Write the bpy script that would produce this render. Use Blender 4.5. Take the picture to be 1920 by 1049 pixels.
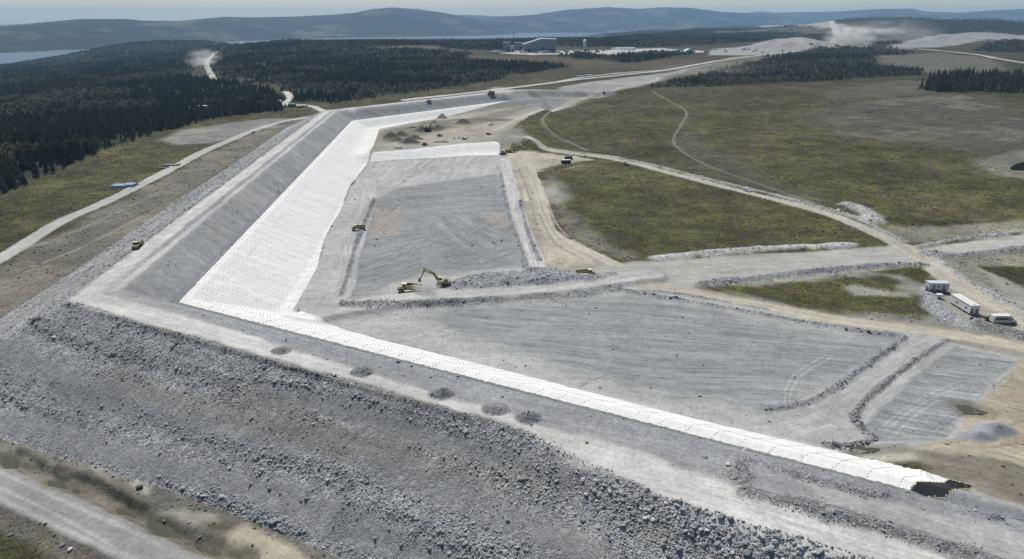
import bpy, math, random, numpy as np
from mathutils import Vector, Matrix, Euler
random.seed(7); RNG = np.random.default_rng(7)
SC = bpy.context.scene; COL = SC.collection
for o in list(bpy.data.objects): bpy.data.objects.remove(o)

# ------------------------------------------------------------------ camera, sky, sun, exposure
F = 1280.0; PITCH = math.radians(21.1); H = 90.0
cam_d = bpy.data.cameras.new('camera'); cam = bpy.data.objects.new('camera', cam_d); COL.objects.link(cam)
cam.location = (0, 0, H); cam.rotation_euler = (math.pi/2 - PITCH, 0, 0)
cam_d.sensor_width = 36; cam_d.lens = 36*F/1920; cam_d.clip_start = 1; cam_d.clip_end = 90000
SC.camera = cam
SUN_EL = 53.0; SUN_AZ = -20.0            # degrees; azimuth measured from +Y towards +X
w = bpy.data.worlds.new('World'); SC.world = w; w.use_nodes = True
nt = w.node_tree; bg = nt.nodes['Background']
sky = nt.nodes.new('ShaderNodeTexSky'); sky.sky_type = 'NISHITA'; sky.sun_disc = False
sky.sun_elevation = math.radians(SUN_EL); sky.sun_rotation = math.radians(SUN_AZ)
sky.air_density = 1.0; sky.dust_density = 0.2; sky.ozone_density = 1.4; sky.altitude = 300
nt.links.new(sky.outputs[0], bg.inputs[0]); bg.inputs[1].default_value = 0.066
sl = bpy.data.lights.new('sun', 'SUN'); sl.energy = 4.1; sl.angle = math.radians(0.5); sl.color = (1, .955, .885)
so = bpy.data.objects.new('sun', sl); COL.objects.link(so)
_e, _a = math.radians(SUN_EL), math.radians(SUN_AZ)
sdir = Vector((math.sin(_a)*math.cos(_e), math.cos(_a)*math.cos(_e), math.sin(_e)))
so.rotation_euler = sdir.to_track_quat('Z', 'Y').to_euler(); so.location = (0, 0, 200)
SC.view_settings.view_transform = 'Standard'; SC.view_settings.look = 'None'
SC.view_settings.exposure = 0.14; SC.view_settings.gamma = 1.0
SC.cycles.max_bounces = 5; SC.cycles.volume_bounces = 1; SC.cycles.transparent_max_bounces = 8
SC.cycles.diffuse_bounces = 2; SC.cycles.glossy_bounces = 1

# ------------------------------------------------------------------ maths helpers
def up(px, py, z=0.0):
    """plan position of the point of the horizontal plane z seen at a pixel of the 1920x1049 survey photo"""
    dx = (px-960)/F; dy = -(py-524.5)/F
    d = (dx, math.cos(PITCH)+dy*math.sin(PITCH), -math.sin(PITCH)+dy*math.cos(PITCH))
    t = (z-H)/d[2] if d[2] < -1e-4 else 1e6
    return np.array([d[0]*t, d[1]*t])
def azel(px, py):
    dx = (px-960)/F; dy = -(py-524.5)/F
    a = (dx, math.cos(PITCH)+dy*math.sin(PITCH), -math.sin(PITCH)+dy*math.cos(PITCH))
    return math.atan2(a[0], a[1]), a[2]/math.hypot(a[0], a[1])
def ss(a, b, x):
    t = np.clip((x-a)/(b-a), 0, 1); return t*t*(3-2*t)
def _h(ix, iy, seed):
    with np.errstate(over='ignore'):
        h = ix.astype(np.uint32)*np.uint32(374761393) + iy.astype(np.uint32)*np.uint32(668265263) + np.uint32((seed*2246822519) & 0xffffffff)
        h = (h ^ (h >> np.uint32(13)))*np.uint32(1274126177); h = h ^ (h >> np.uint32(16))
    return h.astype(np.float64)/4294967295.0
def vn(x, y, seed=0):
    fx = np.floor(x); fy = np.floor(y); ix = fx.astype(np.int64); iy = fy.astype(np.int64)
    u = x-fx; v = y-fy; u = u*u*(3-2*u); v = v*v*(3-2*v)
    return ((_h(ix, iy, seed)*(1-u)+_h(ix+1, iy, seed)*u)*(1-v)+(_h(ix, iy+1, seed)*(1-u)+_h(ix+1, iy+1, seed)*u)*v)*2-1
def fbm(x, y, size, octv=3, seed=0):
    r = 0; a = 1; f = 1.0/size; s = 0
    for k in range(octv):
        r = r + a*vn(x*f, y*f, seed+k*17); s += a; a *= .5; f *= 2.03
    return r/s
def sdist(X, Y, P, closed=True):
    """signed distance to polygon (inside > 0) or minus the distance to an open line"""
    P = np.asarray(P, float); n = len(P); best = np.full(X.shape, 1e18); ins = np.zeros(X.shape, bool)
    for i in range(n if closed else n-1):
        ax, ay = P[i]; bx, by = P[(i+1) % n]; ex, ey = bx-ax, by-ay; L = ex*ex+ey*ey+1e-12
        t = np.clip(((X-ax)*ex+(Y-ay)*ey)/L, 0, 1)
        best = np.minimum(best, (X-ax-t*ex)**2+(Y-ay-t*ey)**2)
        if closed:
            c = ((ay > Y) != (by > Y)); xi = ax+(Y-ay)*ex/(ey if abs(ey) > 1e-12 else 1e-12)
            ins ^= c & (X < xi)
    d = np.sqrt(best)
    return np.where(ins, d, -d) if closed else -d

# ------------------------------------------------------------------ the lie of the land
A1 = up(335, 568, 0); A2 = up(660, 227, 0); A3 = up(970, 187, 0)
U = up(1707, 918, 0)-A1; U /= np.linalg.norm(U); N1 = np.array([-U[1], U[0]])
V = A2-A1; V2L = np.linalg.norm(V); V /= V2L; N2 = np.array([V[1], -V[0]])
W = A3-A2; W3L = np.linalg.norm(W); W /= W3L; N3 = np.array([W[1], -W[0]])
LAKE_Z = -160.0
def prof_table(azs, pts):
    a = [azel(*p)[0] for p in pts]; e = [azel(*p)[1] for p in pts]
    return np.interp(azs, a, e)
RIDGES = [
  # crest line in the survey photo, (azimuth pixel, front foot distance), crest distance behind the foot
  ([(-500,56),(0,49),(60,44),(150,36),(240,36),(265,39),(330,40),(420,32),(480,33),(560,31),(620,28),(665,24),(700,17),(735,14.5),(780,17),(830,24),(880,33),(940,41),(1000,48),(1050,53),(1110,57),(1200,64)],
   [(0,5750),(165,6350),(430,7700),(560,8600),(900,9700),(1110,11500)], 3000),
  ([(740,60),(830,46),(900,35),(1000,28),(1060,19),(1140,13.5),(1200,17),(1240,14),(1290,14.5),(1350,22),(1400,25),(1450,27),(1500,34),(1560,42),(1650,50)],
   [(780,10500),(900,11500),(1100,12800),(1480,14500),(1700,14500)], 3000),
  ([(500,34),(700,32),(850,28.5),(880,28),(930,31),(1100,28),(1400,24.5),(1430,21.5),(1450,24),(1560,22),(1640,17.5),(1710,16.5),(1740,22),(1800,24),(1850,20),(1920,17),(2400,22)],
   [(0,16500),(1920,16500)], 4500),
  ([(1300,60),(1500,45),(1600,32),(1700,24),(1760,27),(1850,31),(1920,35),(2300,40)],
   [(0,14000),(1920,14000)], 4000),
  ([(1330,66),(1380,60),(1420,55),(1500,48),(1560,40),(1600,36),(1640,35),(1700,34),(1740,37),(1800,38),(1850,37),(1920,43),(2300,46)],
   [(0,3700),(1920,3300)], 1900),
  ([(1100,68),(1170,61),(1220,58),(1300,57),(1360,60),(1420,60)], [(0,5200),(1920,5200)], 900),
]
def pxaz(x): return azel(x, 60)[0]
KN = [(up(270, 94, -80), 48, 360, 400), (up(1560, 112, -5), 7, 330, 260), (up(1475, 92, -8), 26, 95, 120), (up(1530, 90, -8), 14, 90, 120),
      (up(1395, 93, -8), 9, 100, 110), (up(1765, 82, -6), 17, 70, 90), (up(1725, 84, -6), 10, 45, 60), (up(1820, 82, -6), 17, 90, 90), (up(1890, 80, -6), 14, 110, 100), (up(620, 86, -8), 10, 420, 300),
      (up(1060, 84, -8), 6, 600, 260), (up(1380, 82, -8), 12, 300, 300), (up(1900, 86, -6), 14, 350, 200)]
def natural(X, Y):
    r = np.hypot(X, Y); az = np.arctan2(X, Y)
    z = -10.3 + 1.1*fbm(X, Y, 170, 3, 3) + ss(350, 900, r)*2.5*fbm(X, Y, 330, 3, 5)
    k = np.interp(az, [-.75, -.62, -.58, -.534, -.42, -.36, -.30], [.045, .0353, .0315, .0264, .017, .008, 0])
    z = z - np.maximum(0, r-600)*k - ss(-60, -150, X)*ss(260, 120, Y)*2.6
    re = np.interp(az, [-.7, -.62, -.534, -.42, -.36, -.30, .12, .2, .27, .34], [4600, 4950, 6200, 4700, 3600, 3400, 3500, 4300, 7500, 9000])
    z = z - 170*ss(0, 900, r-re)
    z = np.maximum(z, -185)
    kn = 1+.9*fbm(X, Y, 70, 4, 23)
    for c, h, sx, sy in KN:
        z = z + h*(kn if sx < 200 else 1)*np.exp(-((X-c[0])/sx)**2-((Y-c[1])/sy)**2)
    nb = fbm(X, Y, 1100, 5, 31); nc = fbm(X, Y, 520, 5, 37)
    for pts, foot, back in RIDGES:
        a = [pxaz(p[0]) for p in foot]; r0 = np.interp(az, a, [p[1] for p in foot]) + 160*nb
        rc = r0+back; e = prof_table(az, pts); zc = H+e*rc
        t = (r-r0)/back
        sh = np.where(t < 1, ss(0, 1, np.clip(t, 0, 1))*.35+np.clip(t, 0, 1)*.65, 1-ss(1, 2.2, t))
        zz = -185+(zc+185)*sh + (nb*.6-np.abs(nc)*.9+.25)*back*.040*(np.clip(t, 0, 1)*(1-np.clip(t, 0, 1))*4)
        lim = ss(pxaz(pts[0][0])-.05, pxaz(pts[0][0]), az)*ss(pxaz(pts[-1][0])+.05, pxaz(pts[-1][0]), az)
        z = np.maximum(z, -185+(zz+185)*lim)
    return z
def dam_coords(X, Y):
    d1 = (X-A1[0])*N1[0]+(Y-A1[1])*N1[1]; d2 = (X-A1[0])*N2[0]+(Y-A1[1])*N2[1]; d3 = (X-A2[0])*N3[0]+(Y-A2[1])*N3[1]
    u = (X-A1[0])*U[0]+(Y-A1[1])*U[1]; v = (X-A1[0])*V[0]+(Y-A1[1])*V[1]; w_ = (X-A2[0])*W[0]+(Y-A2[1])*W[1]
    d = np.minimum(np.minimum(d1, d2), d3)
    leg = np.where(d == d1, 0, np.where(d == d2, 1, 2))
    return d, leg, u, v, w_, d1, d2, d3
def dam(X, Y):
    d, leg, u, v, w_, d1, d2, d3 = dam_coords(X, Y)
    wl = 1/(1+np.exp(np.clip((d2-d1)/4, -30, 30)))       # ~1 on the near leg? (d1<d2 -> 0)
    near = 1-wl
    near = np.where(leg == 2, 0, 1/(1+np.exp(np.clip((d1-d2)/4, -30, 30))))
    so_ = 2.2*(1-near)+1.75*near; si = .44*(1-near)+.50*near
    wide = near*ss(135, 180, u)*8
    out = 8+(d+27+wide)/so_
    z = np.where(d < -27-wide, out, np.where(d < -13.5, 8.0, np.where(d < -2.5, 8*(-2.5-d)/11.0, np.where(d < 3, 0.06*np.maximum(0, d+2.5), .33-si*(d-3)))))
    # lifts of the outer face
    lf = ss(-29, -34, d+wide)
    z = z + lf*.35*(vn((d+wide)/7.0, u/60.0*near+v/60.0*(1-near), 77))
    fade = np.where(leg == 2, ss(W3L-10, W3L+260, w_), 0)
    return z - fade*17, d, leg, u, v, w_
def base_z(X, Y):
    n = natural(X, Y); zd, d, leg, u, v, w_ = dam(X, Y)
    zd = np.where((np.abs(d) < 400), zd, -999)
    inside = ss(0, 20, d)*ss(420, 330, Y-.2*X)*ss(190, 140, X)      # the pond floor inside the near part
    n = n*(1-inside)+(-11.0)*inside
    k = 1.2
    m = np.maximum(n, zd)
    return m + 0*k, d, leg, u, v, w_
_cache = {}
def upt(px, py):
    """plan point of the land seen at a survey pixel (ray marched on the actual relief)"""
    dx = (px-960)/F; dy = -(py-524.5)/F
    D = np.array([dx, math.cos(PITCH)+dy*math.sin(PITCH), -math.sin(PITCH)+dy*math.cos(PITCH)])
    t = 70*1.004**np.arange(1560)
    X = D[0]*t; Y = D[1]*t; Z = H+D[2]*t
    b = base_z(X, Y)[0]; hit = np.nonzero(Z <= b)[0]
    if len(hit) == 0: return up(px, py, -10)
    i = hit[0]
    if i == 0: return np.array([X[0], Y[0]])
    f0 = Z[i-1]-b[i-1]; f1 = Z[i]-b[i]; s = f0/(f0-f1+1e-9)
    return np.array([X[i-1]+(X[i]-X[i-1])*s, Y[i-1]+(Y[i]-Y[i-1])*s])
def pl(pts): return np.array([upt(*p) for p in pts])

# ------------------------------------------------------------------ survey: areas, roads, berms (pixel lists, turned to plan once)
GREY = (.265,.272,.272); DUST = (.40, .40, .385); LIGHT = (.50, .49, .46); TAN = (.40, .365, .29); ROCK = (.31, .313, .31)
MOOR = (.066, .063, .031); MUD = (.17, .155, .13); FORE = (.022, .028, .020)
TOE = [(1777,900),(1570,847),(1280,780),(960,698),(640,617),(547,583),(570,545),(590,510),(600,480),(607,450),(640,390),(655,350),(690,305)]
LINER = [(1700,920),(1745,900),(1777,900)] + TOE[1:] + [(702,284),(712,252),(765,238),(820,224),(880,208),(972,188)]
# area: name, polygon, colour, rubble, grass, streak, streak heading deg, feather, noise, class
AREAS = [
 ('ground', [(547,583),(640,617),(1280,780),(1777,900),(1920,985),(2300,1000),(2300,600),(1930,600),(1700,595),(1560,580),(1440,565),(1280,535),(1160,500),(1060,460),(1015,380),(1000,325),(945,262),(1010,215),(985,188),(860,205),(700,240),(690,300),(640,380),(600,480)], (.30,.285,.24), .2, 0, .3, 10, 1.5, 3, 0),
 ('ground', [(0,700),(-300,800),(-300,930),(0,940),(300,1070),(700,1200),(900,1120),(640,1020),(560,1000),(420,930),(300,900),(200,850),(90,820),(0,800)], (.165,.156,.138), .5, .04, .3, -35, 1.2, 2.5, 0),
 ('ground', [(0,500),(100,440),(220,378),(330,322),(470,250),(570,220),(620,205),(500,330),(200,560),(0,680),(-300,760),(-300,640)], (.150,.140,.120), .5, .12, .4, 60, 5, 6, 0),
 ('ground', [(290,265),(330,245),(420,232),(500,222),(560,222),(470,250),(400,268),(330,272)], (.215,.21,.20), .5, .15, .35, 60, 6, 10, 0),
 ('ground', [(0,680),(-200,760),(-300,900),(0,905),(260,1020),(400,1049),(640,1090),(700,1060),(560,1030),(480,1000),(400,975),(300,950),(275,925),(240,895),(140,855),(90,842),(0,828),(-60,800)], (.165,.156,.138), .55, .06, .3, -35, 2, 2.5, 0),
 ('ground', [(0,840),(35,848),(75,872),(62,888),(30,876),(0,868)], (.36,.33,.265), .05, 0, .2, -35, 1, 1.2, 0),
 ('ground', [(238,905),(262,898),(288,912),(284,940),(262,930)], (.42,.405,.365), .1, 0, .2, -35, 1, 1.5, 0),
 ('ground', [(262,962),(330,952),(405,962),(420,980),(360,990),(300,972)], (.36,.345,.29), .05, 0, .3, -35, 1, 1.5, 0),
 ('ground', [(400,1010),(450,985),(520,1010),(570,1049),(620,1080),(520,1090),(450,1049)], (.38,.345,.265), .05, 0, .3, -35, 1, 1.5, 0),
 ('ground', [(190,868),(240,880),(235,905),(180,900),(150,880)], (.24,.225,.195), .2, 0, .3, 10, 2, 1.5, 0),
 ('ground', [(0,935),(250,1049),(500,1150),(0,1400),(-200,1300),(-200,900)], (.13,.12,.105), .5, .3, .3, -35, 1, 2, 0),
 ('pad', [(547,583),(640,617),(960,698),(1280,780),(1570,847),(1640,835),(1700,872),(1790,830),(1915,690),(1915,672),(1780,642),(1700,622),(1560,602),(1280,548),(1160,522),(1010,502),(990,440),(960,330),(950,300),(937,290),(697,303)]+TOE[6:][::-1][1:]+[(570,545)], (.375,.376,.356), .18, 0, .22, 8, 1.2, 1.5, 3),
 ('pad', [(645,558),(652,520),(672,450),(690,400),(700,375),(745,352),(850,338),(938,322),(950,370),(975,430),(990,500),(880,508),(760,525),(690,552)], (.240,.250,.250), .08, 0, .5, 12, 4, 7, 3),
 ('pad', [(700,340),(690,300),(940,292),(948,325),(850,338),(745,352)], (.37,.372,.365), .05, 0, .55, 82, 2, 2, 3),
 ('pad', [(790,440),(830,402),(895,395),(945,430),(930,472),(850,478)], (.245,.254,.254), .05, 0, .9, 118, 2, 3, 3),
 ('pad', [(682,440),(790,440),(845,495),(760,525),(660,545)], (.240,.250,.250), .05, 0, .8, 38, 2, 3, 3),
 ('pad', [(900,470),(982,462),(986,498),(860,505)], (.245,.254,.254), .05, 0, .8, 52, 2, 3, 3),
 ('pad', [(700,392),(762,385),(752,440),(697,445)], (.30,.275,.25), .05, 0, .6, 78, 3, 3, 3),
 ('pad', [(905,402),(950,400),(955,425),(925,430)], (.30,.275,.25), .05, 0, .6, 20, 4, 3, 3),
 ('pad', [(690,592),(840,577),(960,567),(1160,550),(1300,574),(1500,610),(1685,634),(1640,680),(1560,730),(1485,762),(1420,768),(1340,752),(1250,735),(1080,690),(960,655),(850,625),(760,600)], (.252,.262,.262), .08, 0, .65, -12, 7, 8, 3),
 ('pad', [(1780,647),(1910,678),(1860,720),(1800,790),(1770,838),(1700,868),(1610,850),(1638,822),(1605,790),(1655,745),(1710,695)], (.268,.277,.278), .08, 0, .8, -14, 1.5, 2, 3),
 ('ground', [(1917,672),(1880,715),(1845,745),(1800,790),(1775,838),(1700,872),(1775,895),(1850,905),(2000,960),(2300,900),(2300,700)], (.40,.357,.27), .05, .02, .4, -35, 1.5, 3, 0),
 ('ground', [(1700,872),(1770,895),(1830,895),(1920,915),(2050,960),(2050,1000),(1920,960),(1820,915),(1760,905)], (.19,.17,.135), .15, .05, .4, -22, 1.5, 2, 0),
 ('ground', [(960,282),(1040,288),(1110,300),(1050,308),(1008,322),(1022,380),(1050,440),(1130,492),(1010,502),(985,430),(955,330),(940,285)], (.37,.34,.275), .1, .03, .35, 80, 3, 6, 0),
 ('ground', [(1020,330),(1050,430),(1130,480),(1180,482),(1100,440),(1060,380),(1040,330)], (.17,.16,.135), .15, .4, .2, 80, 8, 8, 0),
 ('ground', [(706,284),(720,248),(770,240),(900,212),(975,196),(1020,205),(1000,225),(960,240),(975,262),(945,285),(930,266),(860,270),(775,280)], (.33,.305,.25), .1, 0, .35, 20, 3, 5, 0),
 ('ground', [(708,262),(745,250),(800,236),(850,236),(855,250),(800,262),(765,275),(715,280)], (.17,.155,.13), .25, 0, .3, 20, 6, 8, 0),
 ('ground', [(840,246),(930,222),(985,216),(960,228),(880,250)], (.21,.19,.16), .25, 0, .3, 20, 6, 8, 0),
 ('ground', [(930,262),(975,250),(985,275),(940,282)], (.22,.21,.185), .3, 0, .3, 20, 6, 6, 0),
 ('ground', [(960,196),(985,180),(1060,162),(1250,137),(1345,118),(1300,130),(1240,152),(1140,176),(1020,212),(975,225)], (.27,.268,.26), .15, .02, .35, 25, 6, 10, 0),
 ('ground', [(925,215),(1000,200),(1030,205),(960,222)], (.20,.185,.16), .2, 0, .3, 25, 8, 10, 0),
 ('ground', [(1100,505),(1180,492),(1400,478),(1640,462),(1700,462),(1740,490),(1720,500),(1600,510),(1400,524),(1280,540),(1160,530)], (.37,.36,.335), .08, 0, .4, 5, 2, 2, 2),
 ('ground', [(1720,466),(1920,438),(2300,400),(2300,440),(1920,466),(1800,480),(1740,484)], (.40,.39,.355), .08, 0, .35, 8, 2, 2, 2),
 ('ground', [(1320,530),(1500,515),(1690,515),(1770,545),(1840,600),(1930,630),(1930,645),(1700,600),(1560,592),(1440,572)], (.25,.245,.225), .35, .15, .2, -20, 3, 4, 0),
 ('ground', [(1340,538),(1420,534),(1560,528),(1660,520),(1700,525),(1690,540),(1740,560),(1745,590),(1700,595),(1560,585),(1440,565)], MOOR, .05, .9, 0, 0, 3, 6, 0),
 ('ground', [(1590,540),(1720,548),(1700,556),(1600,552)], (.27,.262,.24), .25, .1, .1, 0, 3, 5, 0),
 ('ground', [(1740,520),(1800,540),(1860,580),(1920,610),(1920,600),(1990,640),(1980,560),(1880,520),(1790,480),(1750,490)], (.34,.33,.29), .1, .02, .3, -45, 2, 3, 0),
 ('ground', [(1735,470),(1830,480),(1920,472),(1990,470),(1990,500),(1830,500),(1900,560),(1800,520)], (.23,.22,.19), .6, .2, .1, 0, 3, 5, 0),
 ('ground', [(1740,565),(1790,590),(1840,615),(1800,622),(1750,600)], (.27,.28,.28), .8, .0, .1, 0, 2, 2, 0),
 ('ground', [(1735,525),(1800,535),(1870,585),(1935,612),(1935,640),(1860,618),(1800,600),(1752,572)], (.32,.31,.275), .3, .02, .3, -45, 2, 3, 0),
 ('pad', [(938,297),(950,297),(956,308),(944,312)], (.50,.49,.46), .05, 0, .2, 80, .6, 1, 3), ('pad', [(950,321),(960,321),(969,345),(958,348)], (.50,.49,.46), .05, 0, .2, 80, .6, 1, 3), ('pad', [(978,352),(986,354),(992,377),(982,377)], (.46,.44,.39), .05, 0, .2, 80, .6, 1, 3),
 ('ground', [(1005,405),(1022,402),(1035,440),(1020,448)], (.43,.41,.35), .1, 0, .3, 80, 1, 1.5, 0), ('ground', [(1060,425),(1100,420),(1110,440),(1072,446)], (.13,.125,.10), .4, .4, .3, 0, 2, 2, 0),
 ('ground', [(1480,228),(1560,200),(1640,185),(1760,176),(1890,186),(1960,250),(1960,345),(1880,300),(1800,285),(1700,270),(1560,250)], (.078,.074,.058), .3, .35, .9, 30, 14, 20, 0),
 ('ground', [(1530,170),(1700,150),(1880,168),(1700,180),(1560,185)], (.080,.076,.056), .2, .5, .4, 30, 14, 25, 0),
 ('ground', [(1250,270),(1330,330),(1500,380),(1600,420),(1660,430),(1560,370),(1400,310),(1280,250)], (.082,.079,.055), .2, .7, .2, 20, 12, 15, 0),
 ('ground', [(1830,300),(1920,285),(1990,300),(1990,340),(1880,330)], (.15,.145,.12), .5, .3, .3, 0, 8, 14, 0),
 ('ground', [(1600,430),(1920,415),(1920,436),(1740,460),(1700,455)], (.21,.20,.165), .4, .3, .2, 0, 4, 8, 0),
 # far works
 ('ground', [(1330,100),(1340,92),(1420,84),(1450,74),(1500,70),(1560,80),(1640,90),(1560,94),(1480,99),(1400,104),(1330,104)], (.29,.288,.275), .5, 0, .8, 10, 12, 35, 0),
 ('ground', [(1670,90),(1700,78),(1740,68),(1790,64),(1920,66),(2100,66),(1900,76),(1820,82),(1760,90)], (.25,.248,.235), .5, 0, .8, 10, 12, 45, 0),
 ('ground', [(1350,110),(1420,103),(1500,100),(1420,116),(1300,140),(1240,150),(1260,140),(1340,122)], (.12,.113,.09), .1, .4, .3, 10, 15, 25, 0),
 ('ground', [(1640,105),(1760,100),(1860,110),(1900,135),(1800,140),(1730,135),(1660,120)], (.105,.10,.078), .15, .4, .4, 10, 15, 25, 0),
 ('ground', [(935,100),(960,95),(1050,96),(1150,94),(1240,90),(1330,97),(1290,101),(1200,103),(1100,101),(1000,103)], (.45,.44,.42), .15, 0, .2, 10, 15, 25, 0),
 ('ground', [(660,96),(700,90),(800,86),(835,86),(830,93),(740,99)], (.095,.075,.045), .05, .4, .1, 10, 15, 25, 0),
 ('ground', [(720,113),(860,104),(1000,106),(1060,110),(1150,118),(1340,108),(1300,125),(1100,130),(1000,122),(860,108),(760,116)], (.070,.056,.036), .05, .5, .1, 10, 15, 25, 0),
 ('ground', [(1490,42),(1560,43),(1600,52),(1640,54),(1700,60),(1640,62),(1560,56),(1500,48),(1420,50)], (.33,.31,.28), .1, 0, .2, 10, 30, 60, 0),
 ('ground', [(-60,985),(0,1003),(45,1015),(95,1045),(110,1080),(0,1200),(-200,1200)], MOOR, .1, .95, 0, 0, 1.5, 2, 0),
]
# lanes on the outer slope: kind, polyline, half width m
LANES = [('fine', [(0,650),(160,730),(300,765),(423,797),(560,822),(700,838),(873,930),(1000,985),(1100,1030)], 3.2), ('fine', [(0,790),(160,835),(300,872),(430,903),(530,935),(640,982),(720,1015),(820,1052)], 2.4), ('fine', [(470,740),(640,760),(800,820),(950,860),(1060,900)], 2.0),
 ('coarse', [(0,740),(60,762),(157,797)], .8), ('coarse', [(97,720),(200,752),(320,790),(417,827),(540,860),(660,900)], 1.6), ('brown', [(200,700),(300,738),(407,780),(520,805),(640,852)], 1.6),
 ('brown', [(417,733),(520,775),(640,823),(823,867),(1007,907),(1173,953),(1260,1000)], 2.6), ('coarse', [(60,600),(130,640),(300,680),(450,720),(640,745),(800,790),(960,850),(1080,900),(1180,950)], 1.7), ('coarse', [(640,960),(760,985),(900,1040),(960,1060)], 2.2), ('coarse', [(290,895),(380,925),(470,960),(560,1010)], 1.2)]
TT = (.36, .36, .35); DD = (.21, .215, .215); DM = (.03, .032, .018); YM = (.30, .27, .205)
TRACKS = [([(1471,760),(1472,735),(1482,712),(1505,690),(1545,668)], .25, TT), ([(1480,759),(1482,736),(1493,714),(1515,694),(1555,672)], .25, TT),
 ([(1655,800),(1690,770),(1740,740),(1800,715)], .25, TT), ([(1662,806),(1698,777),(1748,747),(1806,722)], .25, TT), ([(1680,812),(1720,775),(1760,750)], .2, TT), ([(1755,815),(1790,785),(1830,765)], .3, DD), ([(1745,810),(1775,785),(1800,770)], .3, DD),
 ([(760,600),(860,640),(960,668),(1060,672)], .3, TT), ([(900,600),(1000,590),(1100,600),(1150,640)], .3, DD), ([(1000,720),(1150,700),(1300,720)], .25, DD), ([(760,570),(775,590),(740,600)], .25, DD),
 ([(660,520),(760,470),(850,450),(950,400)], .3, TT), ([(668,525),(768,476),(856,455),(956,406)], .3, DD), ([(700,360),(800,380),(900,360)], .3, TT), ([(850,500),(800,430),(780,380)], .3, DD), ([(930,345),(925,375),(945,395)], .3, DD),
 ([(0,917),(130,980),(215,1030),(330,1090)], .25, (.42,.415,.40)), ([(0,925),(130,990),(205,1034)], .3, (.26,.255,.245)), ([(-40,882),(0,888),(150,955),(300,1022)], .5, (.40,.395,.38)), ([(-20,926),(100,985),(240,1049)], .5, (.39,.385,.37)),
 ([(1560,250),(1640,265),(1720,280),(1800,305),(1850,318)], .6, DM), ([(1840,300),(1880,285),(1925,270)], .5, DM), ([(1340,270),(1420,262),(1500,268)], .5, DM), ([(1060,360),(1140,350),(1200,355)], .5, DM), ([(1100,240),(1180,232),(1230,228)], .5, DM), ([(1280,205),(1380,225),(1460,245)], .5, DM),
 ([(1770,860),(1820,820),(1920,790)], .4, (.24,.215,.17)), ([(1800,870),(1860,840),(1920,830)], .5, (.24,.215,.17)), ([(1860,730),(1900,700),(1925,705)], .4, (.27,.245,.195)), ([(1840,880),(1900,870),(1960,880)], .6, (.21,.19,.15)), ([(1790,850),(1830,850),(1900,855)], .4, (.42,.39,.33)),
 ([(1000,330),(1025,370),(1040,430)], .6, YM), ([(992,300),(1012,340),(1030,390),(1060,440),(1130,480)], .3, (.47,.44,.37)), ([(985,310),(1003,345),(1018,395),(1050,450),(1120,487)], .35, (.26,.235,.18)), ([(1000,292),(1040,300),(1060,296)], .4, (.25,.225,.175)), ([(965,300),(985,345),(1000,400),(1010,450)], .5, (.24,.22,.175)), ([(1010,400),(1040,455),(1090,485)], .5, (.22,.20,.16)), ([(960,275),(1030,290),(1080,300)], .4, (.26,.24,.19)), ([(1010,300),(1040,320),(1090,310)], .6, YM), ([(800,262),(880,250),(950,255)], .6, YM), ([(860,262),(900,240),(960,228)], .7, (.24,.22,.18)),
 ([(40,470),(150,430),(300,360)], 1.2, (.24,.225,.19)), ([(20,520),(160,450),(330,370),(450,300)], 1.4, (.11,.10,.085)), ([(60,500),(140,470),(260,410)], 1.0, (.30,.275,.215)), ([(150,520),(230,450),(330,385)], .8, (.27,.26,.24)), ([(400,330),(470,285),(540,245)], 1.2, (.10,.095,.08))]
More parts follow.
